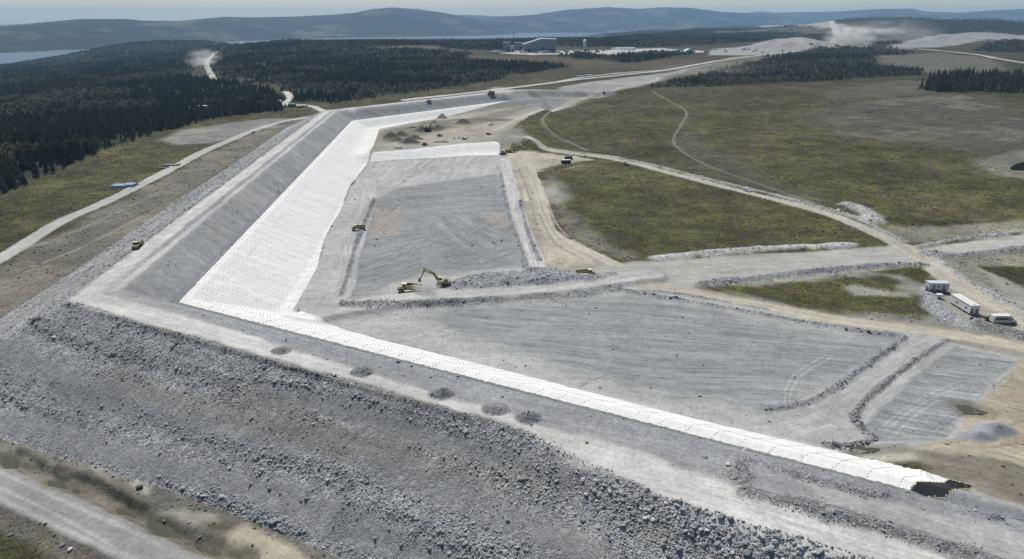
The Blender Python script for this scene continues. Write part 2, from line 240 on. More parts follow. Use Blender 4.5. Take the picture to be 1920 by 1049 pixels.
# road: polyline, width m, colour, streak, height above land, label class
ROADS = [
 ('haul_road', [(-90,535),(0,487),(60,450),(120,414),(200,379),(300,329),(380,286),(440,260),(480,244),(530,229),(575,221)], 8.5, (.40,.395,.375), .25, .4),
 ('gravel_road', [(-160,800),(-80,850),(0,907),(130,968),(275,1034),(400,1095),(600,1200)], 8.8, (.285,.283,.272), .22, .5),
 ('dirt_track', [(985,268),(1040,284),(1120,294),(1190,307),(1230,318),(1330,344),(1440,371),(1540,398),(1600,420),(1650,443),(1700,468)], 7.5, (.40,.375,.315), .3, .1),
 ('dirt_track', [(1690,462),(1735,490),(1790,530),(1850,562),(1930,605),(2050,670)], 11, (.39,.362,.30), .4, .1),
 ('dirt_track', [(1210,535),(1300,552),(1380,566),(1440,577),(1560,600),(1700,618),(1830,636),(1930,655),(2100,700)], 8, (.42,.385,.31), .35, .2),
 ('dirt_track', [(985,290),(1000,330),(1015,380),(1030,430),(1070,458),(1110,475),(1155,497)], 6.5, (.43,.40,.33), .3, .1),
 ('haul_road', [(947,302),(958,350),(975,410),(992,460),(1008,500)], 8, (.44,.435,.42), .6, .6),
 ('ramp', [(556,600),(600,592),(660,580),(760,566),(850,559),(960,550),(1060,541),(1150,528),(1220,520)], 11, (.43,.425,.41), .35, 1.4),
 ('ramp', [(620,570),(640,540),(650,490),(670,430),(688,380),(690,340)], 11, (.38,.38,.37), .5, .5),
 ('ramp', [(1500,800),(1570,780),(1620,740),(1680,690),(1745,645)], 13, (.37,.37,.36), .45, .3),
 ('haul_road', [(760,188),(850,178),(920,170),(1000,160),(1080,150),(1180,139),(1260,130),(1330,117),(1400,107),(1450,101),(1500,97)], 12, (.47,.465,.445), .2, .2),
 ('haul_road', [(1050,153),(1110,143),(1190,135),(1250,132)], 9, (.46,.455,.435), .2, .2),
 ('dirt_track', [(930,255),(970,235),(1020,215),(1060,198),(1105,183),(1112,176),(1160,166),(1215,155),(1236,146),(1215,144)], 7, (.42,.39,.32), .3, .1),
 ('haul_road', [(1640,92),(1720,92),(1790,98),(1850,106),(1930,120),(2050,140)], 14, (.45,.44,.42), .2, .2),
 ('haul_road', [(410,96),(398,104),(388,120),(396,140),(402,150)], 12, (.42,.405,.375), .2, .3),
 ('dirt_track', [(535,172),(545,185),(533,197),(590,201),(660,206)], 9, (.50,.48,.44), .2, .2),
 ('dirt_track', [(400,122),(450,114),(520,106),(600,102),(700,99),(820,98)], 9, (.32,.32,.31), .2, .1),
 ('dirt_track', [(1500,47),(1560,45),(1590,52),(1625,57)], 40, (.45,.42,.37), .2, .1),
 ('footpath', [(1030,222),(1017,235),(1025,250),(1065,266),(1100,282)], 3.0, (.17,.16,.135), .3, 0),
 ('footpath', [(1222,170),(1245,185),(1285,207),(1280,230),(1262,262),(1285,288),(1330,312),(1400,337),(1480,365),(1560,395)], 2.6, (.165,.157,.13), .3, 0),
 ('footpath', [(1262,262),(1300,250),(1370,243)], 2.2, (.10,.095,.075), .3, 0),
]
# rocky banks: polyline, half width m, height m, colour, rubble
BANKS = [
 ([(648,578),(760,575),(840,572),(960,565),(1080,555),(1160,543)], 2.6, .7, (.235,.238,.238)),
 ([(1160,545),(1230,556),(1300,568),(1400,585),(1500,604),(1600,620),(1690,632)], 1.6, 1.0, (.23,.24,.245)),
 ([(1692,636),(1650,668),(1610,695),(1560,732),(1500,760),(1440,768)], 1.4, .8, (.24,.25,.255)),
 ([(1775,640),(1740,662),(1700,690),(1660,720),(1620,756),(1600,785),(1615,805),(1640,824),(1600,836),(1545,836)], 1.1, .7, (.20,.203,.205)),
 ([(1230,486),(1310,478),(1400,470),(1500,464),(1600,461)], 3.0, 1.4, (.48,.48,.47)),
 ([(1310,535),(1400,525),(1480,516),(1560,507),(1640,501),(1730,499)], 2.4, 1.6, (.30,.31,.31)),
 ([(1735,478),(1800,482),(1860,474),(1920,468),(2000,462)], 3.0, 1.5, (.27,.275,.275)),
 ([(1720,464),(1780,452),(1850,443),(1920,434)], 2.0, 1.0, (.33,.335,.33)),
 ([(960,268),(1010,276),(1080,287),(1150,295),(1230,312),(1330,338),(1440,363),(1530,388),(1600,408),(1650,432),(1690,452)], 2.6, 1.0, (.32,.325,.325)),
 ([(1750,480),(1800,520),(1850,547),(1920,588)], 2.2, 1.0, (.32,.325,.325)),
 ([(1590,385),(1620,395),(1640,415)], 4.5, 1.6, (.36,.36,.355)),
 ([(1745,545),(1750,575),(1790,600),(1830,618)], 3.4, .8, (.32,.33,.335)),
 ([(1830,612),(1870,622),(1930,640),(1990,655)], 2.6, 2.4, (.24,.24,.235)),
 ([(640,556),(655,510),(668,460),(690,405),(702,375)], 1.3, .9, (.20,.205,.21)),
 ([(938,325),(945,370),(958,420),(975,465),(985,502)], 1.3, .8, (.24,.245,.25)),
 ([(975,380),(990,440),(1012,492)], 1.2, .6, (.24,.245,.25)),
 ([(1150,520),(1080,512),(1000,506),(985,508)], 1.6, .8, (.26,.265,.27)),
 ([(1170,548),(1240,548),(1330,562),(1440,582)], .9, .5, (.22,.225,.23)),
]
# banks on the crest of the near leg (pixels of the plane z = 8)
CBANKS = [
 ([(1385,872),(1392,905),(1400,925),(1460,938),(1530,955),(1620,982),(1720,1012),(1820,1040),(1900,1070)], 2.2, .8, (.215,.217,.218)),
 ([(1395,862),(1450,878),(1500,893),(1560,908),(1610,925),(1655,928)], 1.2, .4, (.23,.232,.235)),
]
MOUNDS = [ # heaps: pixel, z plane, radius m, height m, colour, name label
 ((828,740), 8, 3.0, 2.0), ((680,698), 8, 2.9, 1.5), ((527,658), 8, 2.7, 1.0), ((930,768), 8, 3.0, 1.1), ((992,784), 8, 3.0, 1.7)]
FORESTS = [
 [(-600,560),(-200,455),(0,368),(60,345),(110,312),(170,288),(250,262),(330,240),(420,218),(470,212),(530,207),(532,190),(505,165),(430,152),(395,152),(355,150),(350,130),(372,112),(376,100),(300,97),(168,102),(100,118),(0,124),(-600,135)],
 [(412,138),(405,112),(415,100),(520,99),(700,93),(840,96),(870,104),(860,112),(960,118),(1070,124),(1040,130),(980,140),(860,163),(700,184),(620,194),(560,190),(548,178),(520,160),(440,146)],
 [(416,98),(432,88),(560,77),(640,78),(835,77),(835,86),(690,88),(640,94),(520,98)],
 [(835,77),(1000,74),(1100,72),(1330,72),(1340,84),(1200,90),(1050,88),(940,94),(880,95),(835,90)],
 [(1055,106),(1075,101),(1120,101),(1130,108),(1100,112)], [(1140,112),(1160,103),(1290,98),(1300,102),(1240,110),(1180,118)],
 [(1228,163),(1290,148),(1350,132),(1420,118),(1500,98),(1590,88),(1650,90),(1715,99),(1640,105),(1620,121),(1722,130),(1727,143),(1640,146),(1600,149),(1450,157),(1330,163)],
 [(1742,172),(1840,174),(1930,177),(2100,190),(2100,160),(1920,152),(1810,146),(1748,150)],
 [(1340,84),(1420,78),(1450,70),(1500,62),(1440,60),(1360,64),(1330,70)], [(1500,66),(1620,62),(1700,66),(1680,82),(1630,86),(1560,80)],
 [(1700,62),(1920,52),(2100,56),(2100,66),(1920,64),(1780,62)], [(1830,96),(1920,100),(2100,112),(2100,86),(1920,78),(1860,84)],
 [(160,103),(180,86),(220,79),(300,77),(400,84),(416,98),(372,100)],
]
def smooth(P, k=3):
    P = np.asarray(P, float)
    if len(P) < 3: return P
    Q = np.vstack([2*P[0]-P[1], P, 2*P[-1]-P[-2]]); out = []
    for i in range(1, len(Q)-2):
        a, b, c, d = Q[i-1], Q[i], Q[i+1], Q[i+2]
        for j in range(k):
            t = j/k; out.append(.5*((2*b)+(c-a)*t+(2*a-5*b+4*c-d)*t*t+(3*b-a-3*c+d)*t**3))
    return np.array(out+[P[-1]])
def prep():
    g = globals()
    g['A_'] = [(n, pl(p))+tuple(rest) for n, p, *rest in AREAS]
    g['R_'] = [(n, smooth(pl(p)))+tuple(rest) for n, p, *rest in ROADS]
    g['B_'] = [(smooth(pl(p), 2), hw, h, c) for p, hw, h, c in BANKS]+[(np.array([up(*q, 8) for q in p]), hw, h, c) for p, hw, h, c in CBANKS]
    g['T_'] = [(smooth(pl(p)), hw, c) for p, hw, c in TRACKS]
    g['L_'] = [(k, pl(p), w_) for k, p, w_ in LANES]
    ed = [np.array([A1+U*u_+N1*(-28.0) for u_ in np.arange(-14, 132, 6.)]), np.array([A1+V*v_+N2*(-28.0) for v_ in np.arange(8, V2L, 8.)])]
    g['B_'] += [(e, .55, .45, (.185,.187,.188)) for e in ed]
    g['F_'] = [pl(p) for p in FORESTS]
    toe = [upt(*p) for p in LINER]
    g['LIN_'] = np.array([up(1704, 919, 0), up(1730, 905, -3), up(1780, 899, -9)]+toe[3:-1]+[A3, A2, A1])
    g['CROSS_'] = np.array([up(697,302,-11), up(703,285,-5.5), up(775,279,-5), up(860,269,-5), up(930,265.5,-5), up(937,273,-5), up(932,290,-11), up(870,291.5,-11), up(800,296,-11), up(740,299,-11)])
    g['EXC_'] = np.array([up(690,285,-5.2), up(775,279,-5.2), up(860,269,-5.2), up(942,265,-5.2), up(990,262,-5.2), up(1040,215,-5.2), up(980,190,-5.2), up(850,205,-5.2), up(710,240,-5.2)])
    g['BLK_'] = np.array([up(1706,920,0), up(1732,905,-3), up(1782,901,-7), up(1826,912,-5), up(1800,917,-2), up(1776,921,0), up(1776,928,0), up(1770,933,0), up(1730,930,0)])
    g['WRD_'] = np.array([up(*p, 8) for p in [(985,800),(1050,806),(1160,832),(1300,880),(1440,940),(1560,968),(1700,1010),(1830,1052),(1700,1100),(1560,1075),(1280,945),(1100,875),(1000,828)]])
    g['WR2_'] = np.array([up(*p, 8) for p in [(1500,905),(1640,935),(1760,965),(1900,1000),(2000,1060),(1880,1060),(1700,995),(1560,945)]])
    g['PUD_'] = [(pl(p), dz) for p, dz in [([(222,946),(244,946),(262,955),(266,963),(240,962),(222,955)], 0), ([(280,975),(312,976),(335,995),(320,1003),(288,996)], 0), ([(0,852),(20,858),(62,874),(40,878),(0,866)], 0),
       ([(95,898),(130,905),(160,922),(130,920),(100,908)], 0), ([(385,982),(420,982),(430,990),(400,994)], 0), ([(350,1010),(400,1022),(465,1046),(440,1046),(370,1026)], 0),
       ([(1790,758),(1815,757),(1860,772),(1850,779),(1810,776)], 0), ([(1600,851),(1650,853),(1692,860),(1690,872),(1640,860)], 0)]]
    # grow the tiny ponds to a survey list of (xy polygon)
prep()
def edge(sd, f, n): return ss(-f, f, sd+n)
def surface(X, Y, detail=True):
    z, d, leg, u, v, w_ = base_z(X, Y); r = np.hypot(X, Y); nat = z.copy()
    sh = X.shape
    n1 = fbm(X, Y, 14, 3, 101); n2 = fbm(X, Y, 60, 3, 102); n3 = fbm(X, Y, 4, 2, 103)
    col = np.empty(sh+(3,)); col[:] = MOOR
    m2 = ss(-.1, .35, n2+.5*n1)[..., None]; col = col*(1-m2*.45)+np.array((.085, .072, .045))*m2*.45
    rub = np.full(sh, .12); grs = np.ones(sh); stw = np.full(sh, .15); ang = np.full(sh, 20.0); cls = np.zeros(sh, int)
    fm = ss(550, 1500, r); col = col*(1-fm[..., None]*.8)+np.array((.042, .037, .025))*fm[..., None]*.8
    def paint(m, c, ru=None, gr=None, st=None, an=None, cl=None):
        nonlocal col, rub, grs, stw, ang, cls
        col = col*(1-m[..., None])+np.array(c)*m[..., None]
        if ru is not None: rub = rub*(1-m)+ru*m
        if gr is not None: grs = grs*(1-m)+gr*m
        if st is not None: stw = stw*(1-m)+st*m
        if an is not None: ang = np.where(m > .5, an, ang)
        if cl is not None: cls = np.where(m > .5, cl, cls)
    def box(P, pad):
        lo = P.min(0)-pad; hi = P.max(0)+pad
        return (X > lo[0]) & (X < hi[0]) & (Y > lo[1]) & (Y < hi[1])
    def local(P, pad, closed=True):
        b = box(P, pad); sd = np.full(sh, -1e3)
        if b.any(): sd[b] = sdist(X[b], Y[b], P, closed)
        return sd
    farh = ss(3600, 5200, r)*1.0
    hm = fbm(X, Y, 500, 4, 41)
    hm = hm+.35*fbm(X, Y, 140, 3, 43); fc = np.array((.012, .018, .018))*(1-ss(.05, .35, hm)[..., None])+np.array((.085, .078, .050))*ss(.12, .5, hm)[..., None]
    col = col*(1-farh[..., None])+fc*farh[..., None]; grs = grs*(1-farh*.6); cls = np.where(r > 4300, 9, cls)
    # embankment body
    zd = dam(X, Y)[0]; emb = (zd > nat-.05) & (np.abs(d) < 120)
    body = emb & (d < -26.5)
    near = leg == 0
    zone_fade = np.where(leg == 2, ss(W3L+140, W3L-10, w_), 1.0)
    for (n, P, c, ru, gr, st, an, f, nz, cl) in A_:
        sd = local(P, f+nz+5)
        m = edge(sd, f, nz*(n1 if nz < 10 else n2)); m = np.where(sd < -900, 0, m)
        paint(m, c, ru, gr, st, an, cl)
    bare = ss(.6, .2, grs)*(cls == 0)*ss(2500, 900, r)
    col = col*(1+bare*(.22*n1+.22*n2+.10*n3))[..., None]; tn = bare*ss(.1, .5, fbm(X, Y, 33, 3, 140)); col = col*(1-.35*tn[..., None])+np.array((.30, .27, .205))*.35*tn[..., None]
    outer = ss(1.2, -1.2, d+26.5+near*ss(135, 180, u)*8*1.0+n3*.8)*np.where(emb, 1, 0)*zone_fade
    band = vn((d)/3.1+n1*.5, (u*near+v*(1-near))/26.0, 55); brown = ss(.15, .6, fbm(X, Y*1.0+d*2, 22, 3, 60))*ss(-.1, .5, vn(d/6.0, u/80.0, 61))
    rc = np.array(ROCK)*(1+.16*band[..., None])
    rc = rc*(1-brown[..., None]*.25)+np.array((.235, .215, .185))*brown[..., None]*.25
    col = col*(1-outer[..., None])+rc*outer[..., None]; rub = rub*(1-outer)+outer; grs = grs*(1-outer); stw = stw*(1-outer)+.12*outer
    cls = np.where(outer > .5, 1, cls)
    coarse = np.zeros(sh)
    for kd, P, hw in L_:
        sd = local(P, hw*2+6, False); m = ss(-hw*1.7, -hw*.4, sd+n3*.5+n1*hw*.55)*np.where(sd < -900, 0, 1)*outer
        if kd == 'fine': paint(m*.85, (.275, .276, .272), .35); coarse = coarse-m
        elif kd == 'coarse': paint(m*.35, (.19, .195, .20)); coarse = coarse+.8*m; z = z+.15*m*(1+n3)
        else: paint(m*.4, (.235, .22, .198)); coarse = coarse+.4*m; z = z+.1*m*(1+n3)
    
    # crest, inner slope
    cm = np.where((d > -27.5-8*near*ss(135, 180, u)) & (d < 8) & emb, 1.0, 0.0)*zone_fade
    on = (1-outer)*cm
    paint(on*ss(-28, -26, d+40*near*0+1e-9+near*8*ss(135, 180, u)), (.27, .275, .278), .2, 0, .3, 65 if False else None, 1)
    e = n3*.7+n1*.5
    din = -19.7*(1-near)+near*np.interp(u, [0, 30, 60, 110, 140, 170], [-14, -17, -20, -22.6, -23, -29])
    lr = ss(-27.8, -26.6, d+8*near*ss(135, 180, u)+e)*ss(.8, -.8, d-din+e)
    paint(lr*on, (.50, .49, .465), .04, 0, .35, None, 2)
    lr2 = ss(-17.2, -16.4, d+e)*ss(-13.8, -14.8, d+e)*(1-near); paint(lr2*on, (.43, .43, .42), .04, 0, .3, None, 2)
    cor = on*ss(-27, -24, d)*ss(-12, -16, d)*np.exp(-((X-A1[0]+14)**2+(Y-A1[1]+8)**2)/24**2)*.6; paint(cor, (.45, .44, .42))
    mid = ss(-19, -18, d+e)*ss(-1, -3, d)*near*on; paint(mid*.8, (.255, .262, .268), .35, 0, .35)
    lt = near*on*ss(.1, .5, vn(d/2.5, u/22.0, 71))*ss(-20, -18, d)*ss(-3, -5, d); paint(lt*.55, (.38, .375, .36))
    slope = ss(-14.2, -13.2, d+e*.6)*ss(-2.2, -3.2, d+e*.3)*on*(1-near)
    paint(slope, (.285, .29, .29), .25, 0, .0, None, 1)
    stx = vn(v/2.3, d/30.0, 72)*.6+vn(v/.9, d/30.0, 73)*.4; sl2 = slope*ss(-.1, .7, stx+n2*.5); paint(sl2*.55, (.40, .39, .365))
    dk = ss(-3.4, -2.4, d+e*.3)*ss(3, 1, d)*on; paint(dk, (.205, .213, .222), .25, 0, .1, None, 1)
    sd = local(WRD_, 12); paint(edge(sd, 1.2, n3+n1)*np.where(d > -38, 1, 0)*(1-outer*.0), (.49, .48, .455), .05, 0, .45, None, 2)
    sd = local(WR2_, 12); paint(edge(sd, 1.5, n3+2*n1)*.7, (.42, .415, .40), .05, 0, .45, None, 2)
    # streak heading of dam zones follows the crest
    aU = math.degrees(math.atan2(U[1], U[0])); aV = math.degrees(math.atan2(V[1], V[0])); aW = math.degrees(math.atan2(W[1], W[0]))
    dz = (on > .3) | (outer > .5)
    ang = np.where(dz, np.where(leg == 0, aU, np.where(leg == 1, aV, aW)), ang)
    # roads
    for k, (n, P, wd, c, st, hgt) in enumerate(R_):
        sd = local(P, wd*2+8, False)+wd/2
        m = edge(sd, .45 if wd < 12 else 1.2, n3*.3+n1*(.25 if k < 2 else .6)); m = np.where(sd < -900, 0, m)
        # wheel tracks: paler wheel paths
        tr = np.clip(1-np.abs(np.abs(-(sd-wd/2))-wd*.22)/(wd*.12), 0, 1)
        cc = np.array(c)*(1+.10*tr[..., None]-.04)
        col = col*(1-m[..., None])+cc*m[..., None]
        rub = rub*(1-m)+.05*m; grs = grs*(1-m); stw = stw*(1-m)+st*m; cls = np.where(m > .5, 20+k, cls)
        ct = m > .3
        if ct.any():
            best = np.full(ct.sum(), 1e18); a_ = np.zeros(ct.sum()); xs = X[ct]; ys = Y[ct]
            for i in range(len(P)-1):
                ex, ey = P[i+1]-P[i]; L = ex*ex+ey*ey; t = np.clip(((xs-P[i][0])*ex+(ys-P[i][1])*ey)/L, 0, 1)
                q = (xs-P[i][0]-t*ex)**2+(ys-P[i][1]-t*ey)**2; b = q < best
                best[b] = q[b]; a_[b] = math.degrees(math.atan2(ey, ex))
            ang[ct] = np.round(a_/6)*6
        z = z+hgt*ss(-2.5, .5, sd)*np.where(sd < -900, 0, 1)
    for P, hw, c in T_:
        sd = local(P, 4, False); m = ss(-hw-.35, -hw*.3, sd+n3*.12)*np.where(sd < -900, 0, 1)*.75; col = col*(1-m[..., None])+np.array(c)*m[..., None]; z = z-.08*m
    # excavation platform behind the cross dyke
    sd = local(EXC_, 80); m = ss(-22, 0, sd); z = z*(1-m)+np.maximum(z, -5.2)*m
    dq = np.hypot(X-TIP_[0], Y-TIP_[1]); z = np.maximum(z, np.where(dq < 26, -4.2-.06*dq-.35*np.maximum(0, dq-13), -1e4))
    # banks
    bankw = np.zeros(sh)
    for P, hw, h, c in B_:
        sd = local(P, hw*2+4, False); m = ss(-hw*1.5, -hw*.35, sd+n3*hw*.45+n1*hw*.7)*np.where(sd < -900, 0, 1)
        paint(m, c, 1, 0, 0); z = z+h*ss(-hw*1.5, 0, sd+n3*.3)*np.where(sd < -900, 0, 1)*(1+.35*n1)
        bankw = np.maximum(bankw, m)
    # broken rock spread and blast pile in the pond
    P = ROCKPILE_; sd = local(P, 8); m = edge(sd, 1.5, n1*2); paint(m, (.27, .277, .285), 1, 0, 0); z = z+2.6*ss(-1, 7, sd+n1)*(1+.4*n3)
    bankw = np.maximum(bankw, m*.8)
    # tan heap of fines beside the right pad
    for c, rx, ry, h, cc in HEAPS_:
        q = np.sqrt(((X-c[0])/rx)**2+((Y-c[1])/ry)**2); m = ss(1.15, .95, q+n3*.08)
        paint(m, cc, .6 if cc[0] < .22 else .15, 0, .1); q2 = q+n1*.12+n3*.06; z = z+h*np.clip(1.08-q2, 0, 1)**1.1*(1+.15*n3)
    # black lining and white lining
    lin = local(LIN_, 12); crs = local(CROSS_, 12); blk = local(BLK_, 6)
    lsd = np.maximum(lin+.5*n1*ss(2, 10, d), crs+.35*n1)
    cls = np.where(lin+.5*n1*ss(2, 10, d) > 0, 10, cls); cls = np.where(crs > 0, 11, cls); cls = np.where((blk > 0) & (lsd < 0), 12, cls)
    # wood floors
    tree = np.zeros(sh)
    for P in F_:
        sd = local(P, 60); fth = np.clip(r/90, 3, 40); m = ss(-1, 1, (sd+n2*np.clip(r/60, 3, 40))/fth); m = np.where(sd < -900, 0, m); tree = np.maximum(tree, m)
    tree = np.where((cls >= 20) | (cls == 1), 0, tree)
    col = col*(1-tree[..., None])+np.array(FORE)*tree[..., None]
    # the ditch below the slope and its raw cut bank
    for P, hw, dp, c in DITCH_:
        sd = local(P, 10, False); m = ss(-hw*1.6, -hw*.3, sd+n3*.9+n1*.9)*np.where(sd < -900, 0, 1); z = z+dp*m*(1+.4*n3); paint(m*.75, c, .3, 0, .1)
    # ponds are slightly sunk
    for P, dz_ in PUD_:
        sd = local(P, 3); wm_ = ss(-3.2, -.5, sd+n3*.7+n1*.9)*np.where(sd < -900, 0, 1); paint(wm_*.6, (.13, .118, .088), .05, 0, .1); m = ss(-1.1, 1.0, sd+n3*.5+n1*.5)*np.where(sd < -900, 0, 1); z = z-.5*m
    if detail:
        wr = (stw > .45)*grs*(1-tree)*(cls == 0); z = z+wr*.9*vn((-X*.5+Y*.87)/5.5+n2, (X*.87+Y*.5)/60, 150)
        lm = ss(-.5, .5, lsd)
        a = (.05+.20*rub)*(1-lm)*ss(900, 200, r)
        z = z + a*fbm(X, Y, 2.2, 2, 9) + (rub*.12*(1-lm)+.10*grs)*fbm(X, Y, 6, 2, 12)*ss(1500, 300, r)
        z = z + grs*.35*n1*(1-tree)*ss(1500, 500, r)
        z = z + lm*.05*vn(u/.8, d/6, 13)
        can = ss(1700, 2600, r)*tree*5; z = z+can*.4*n1
    return dict(z=z, col=col, rub=rub, grs=grs, stw=stw, ang=ang, cls=cls, lin=lsd, blk=blk, tree=tree, d=d, leg=leg, u=u, v=v, w=w_, bank=bankw, r=r, outer=outer, on=on, coarse=coarse)
TIP_ = up(1850, 903, -4.5)
DITCH_ = [(pl([(0,858),(60,880),(130,905),(190,930),(245,955),(300,990),(360,1015),(460,1047)]), 2.2, -1.3, (.19,.175,.14)), (pl([(40,842),(62,855),(85,868)]), 1.0, .8, (.125,.11,.09)), (pl([(105,878),(125,888),(160,892),(195,905),(226,922)]), 1.1, .9, (.125,.11,.09)), (pl([(238,928),(255,940),(276,948)]), 1.0, .8, (.125,.11,.09))]
ROCKPILE_ = np.array([upt(*p) for p in [(836,532),(870,520),(920,511),(990,509),(1060,514),(1100,520),(1140,524),(1120,534),(1000,543),(900,550),(850,552),(830,545)]])
HEAPS_ = [(up(p[0], p[1], z), R, R*.85, h, (.205,.21,.215) if i != 2 else (.2,.19,.17)) for i, (p, z, R, h) in enumerate(MOUNDS)]
HEAPS_ += [(up(1868,800,-10), 5.5, 3.2, 2.2, (.27,.28,.29)), (up(1835,812,-10), 5.5, 2.6, 1.5, (.28,.29,.3)), (up(1905,962,5), 3.2, 2.2, 1.5, (.19,.2,.21)), (up(1858,985,6), 1.9, 1.3, .9, (.2,.21,.22)),
           (up(733,258,-5), 7, 6, 5.5, (.10,.09,.075)), (up(752,254,-5), 7, 6, 4.5, (.10,.09,.075)), (up(768,268,-5), 9, 6, 5.0, (.11,.10,.083)), (up(777,261,-5), 8, 5, 4, (.11,.10,.083)), (up(745,264,-5), 6, 5, 3.5, (.11,.10,.083)),
           (up(792,246,-5), 8, 6, 5.2, (.10,.09,.075)), (up(812,244,-5), 9, 6, 4.0, (.11,.10,.083)), (up(822,240,-5), 7, 6, 3.4, (.11,.10,.083)), (up(868,231,-5), 8, 7, 5.2, (.10,.09,.075)), (up(829,222,-5), 6, 5, 5, (.15,.145,.135)), (up(1003,191,-6), 9, 8, 3.0, (.17,.16,.14)),
           (up(900,225,-5), 30, 9, 2.2, (.17,.155,.13)), (up(815,560-330,-5), 10, 8, 1.5, (.18,.17,.15))]

def seen(px, py):
    p = upt(px, py)
    for _ in range(6):
        z = float(surface(np.array([[p[0]]]), np.array([[p[1]]]), False)['z'][0, 0]); p = .3*p+.7*up(px, py, z)
    return p
LIN_ = np.vstack([[seen(*p) for p in [(1705,919),(1720,904),(1778,899),(1700,879),(1630,862)]], LIN_[3:]])
CROSS_ = np.array([seen(*p) for p in [(694,304),(700,286),(775,280),(860,270),(930,265.5),(938,275),(934,291),(870,292),(800,297),(740,300)]])
BLK_ = np.array([seen(*p) for p in [(1706,919),(1722,903),(1778,899),(1826,911),(1796,918),(1772,934),(1735,931)]])
# ------------------------------------------------------------------ object helpers
def tag(o, label=None, cat=None, group=None, kind=None):
    if label: o['label'] = label
    if cat: o['category'] = cat
    if group: o['group'] = group
    if kind: o['kind'] = kind
    return o
def mesh_np(name, V_, Fq, mat, attrs=None, smooth=True):
    me = bpy.data.meshes.new(name); nv = len(V_); nf = len(Fq); k = Fq.shape[1]
    me.vertices.add(nv); me.vertices.foreach_set('co', np.ascontiguousarray(V_, np.float32).ravel())
    me.loops.add(nf*k); me.loops.foreach_set('vertex_index', np.ascontiguousarray(Fq, np.int32).ravel())
    me.polygons.add(nf); me.polygons.foreach_set('loop_start', np.arange(0, nf*k, k, dtype=np.int32))
    me.polygons.foreach_set('loop_total', np.full(nf, k, np.int32))
    me.update(calc_edges=True)
    me.polygons.foreach_set('use_smooth', np.full(nf, smooth, bool))
    for an, (ty, data) in (attrs or {}).items():
        a = me.attributes.new(an, ty, 'POINT')
        if ty == 'FLOAT': a.data.foreach_set('value', np.ascontiguousarray(data, np.float32))
        elif ty == 'FLOAT_VECTOR': a.data.foreach_set('vector', np.ascontiguousarray(data, np.float32).ravel())
        else: a.data.foreach_set('color', np.ascontiguousarray(np.c_[data, np.ones(len(data))], np.float32).ravel())
    me.materials.append(mat)
    o = bpy.data.objects.new(name, me); COL.objects.link(o); return o

# ------------------------------------------------------------------ materials
def newmat(name):
    m = bpy.data.materials.new(name); m.use_nodes = True; t = m.node_tree; b = t.nodes['Principled BSDF']; return m, t, b
class NB:
    def __init__(s, t): s.t = t
    def n(s, ty, **k):
        x = s.t.nodes.new(ty)
        for a, v_ in k.items(): setattr(x, a, v_)
        return x
    def l(s, a, b): s.t.links.new(a, b)
    def attr(s, name, out='Fac'): x = s.n('ShaderNodeAttribute'); x.attribute_name = name; return x.outputs[out]
    def m(s, op, a, b=None, c=None, clamp=False):
        x = s.n('ShaderNodeMath', operation=op); x.use_clamp = clamp
        for i, q in enumerate((a, b, c)):
            if q is None: continue
            if isinstance(q, (int, float)): x.inputs[i].default_value = q
            else: s.l(q, x.inputs[i])
        return x.outputs[0]
    def noise(s, vec, scale, detail=2, rough=.5, dim='3D'):
        x = s.n('ShaderNodeTexNoise'); x.noise_dimensions = dim; x.inputs['Scale'].default_value = scale; x.inputs['Detail'].default_value = detail; x.inputs['Roughness'].default_value = rough
        s.l(vec, x.inputs['Vector']); return x.outputs['Fac']
    def rng(s, v_, a, b, c, d): 
        x = s.n('ShaderNodeMapRange'); s.l(v_, x.inputs[0])
        for i, q in enumerate((a, b, c, d)): x.inputs[i+1].default_value = q
        return x.outputs[0]
    def mix(s, f, a, b, mode='MIX'):
        x = s.n('ShaderNodeMix', data_type='RGBA', blend_type=mode)
        for sock, q in ((x.inputs[0], f), (x.inputs[6], a), (x.inputs[7], b)):
            if isinstance(q, (int, float)): sock.default_value = q
            elif isinstance(q, tuple): sock.default_value = q+(1,)
            else: s.l(q, sock)
        return x.outputs[2]
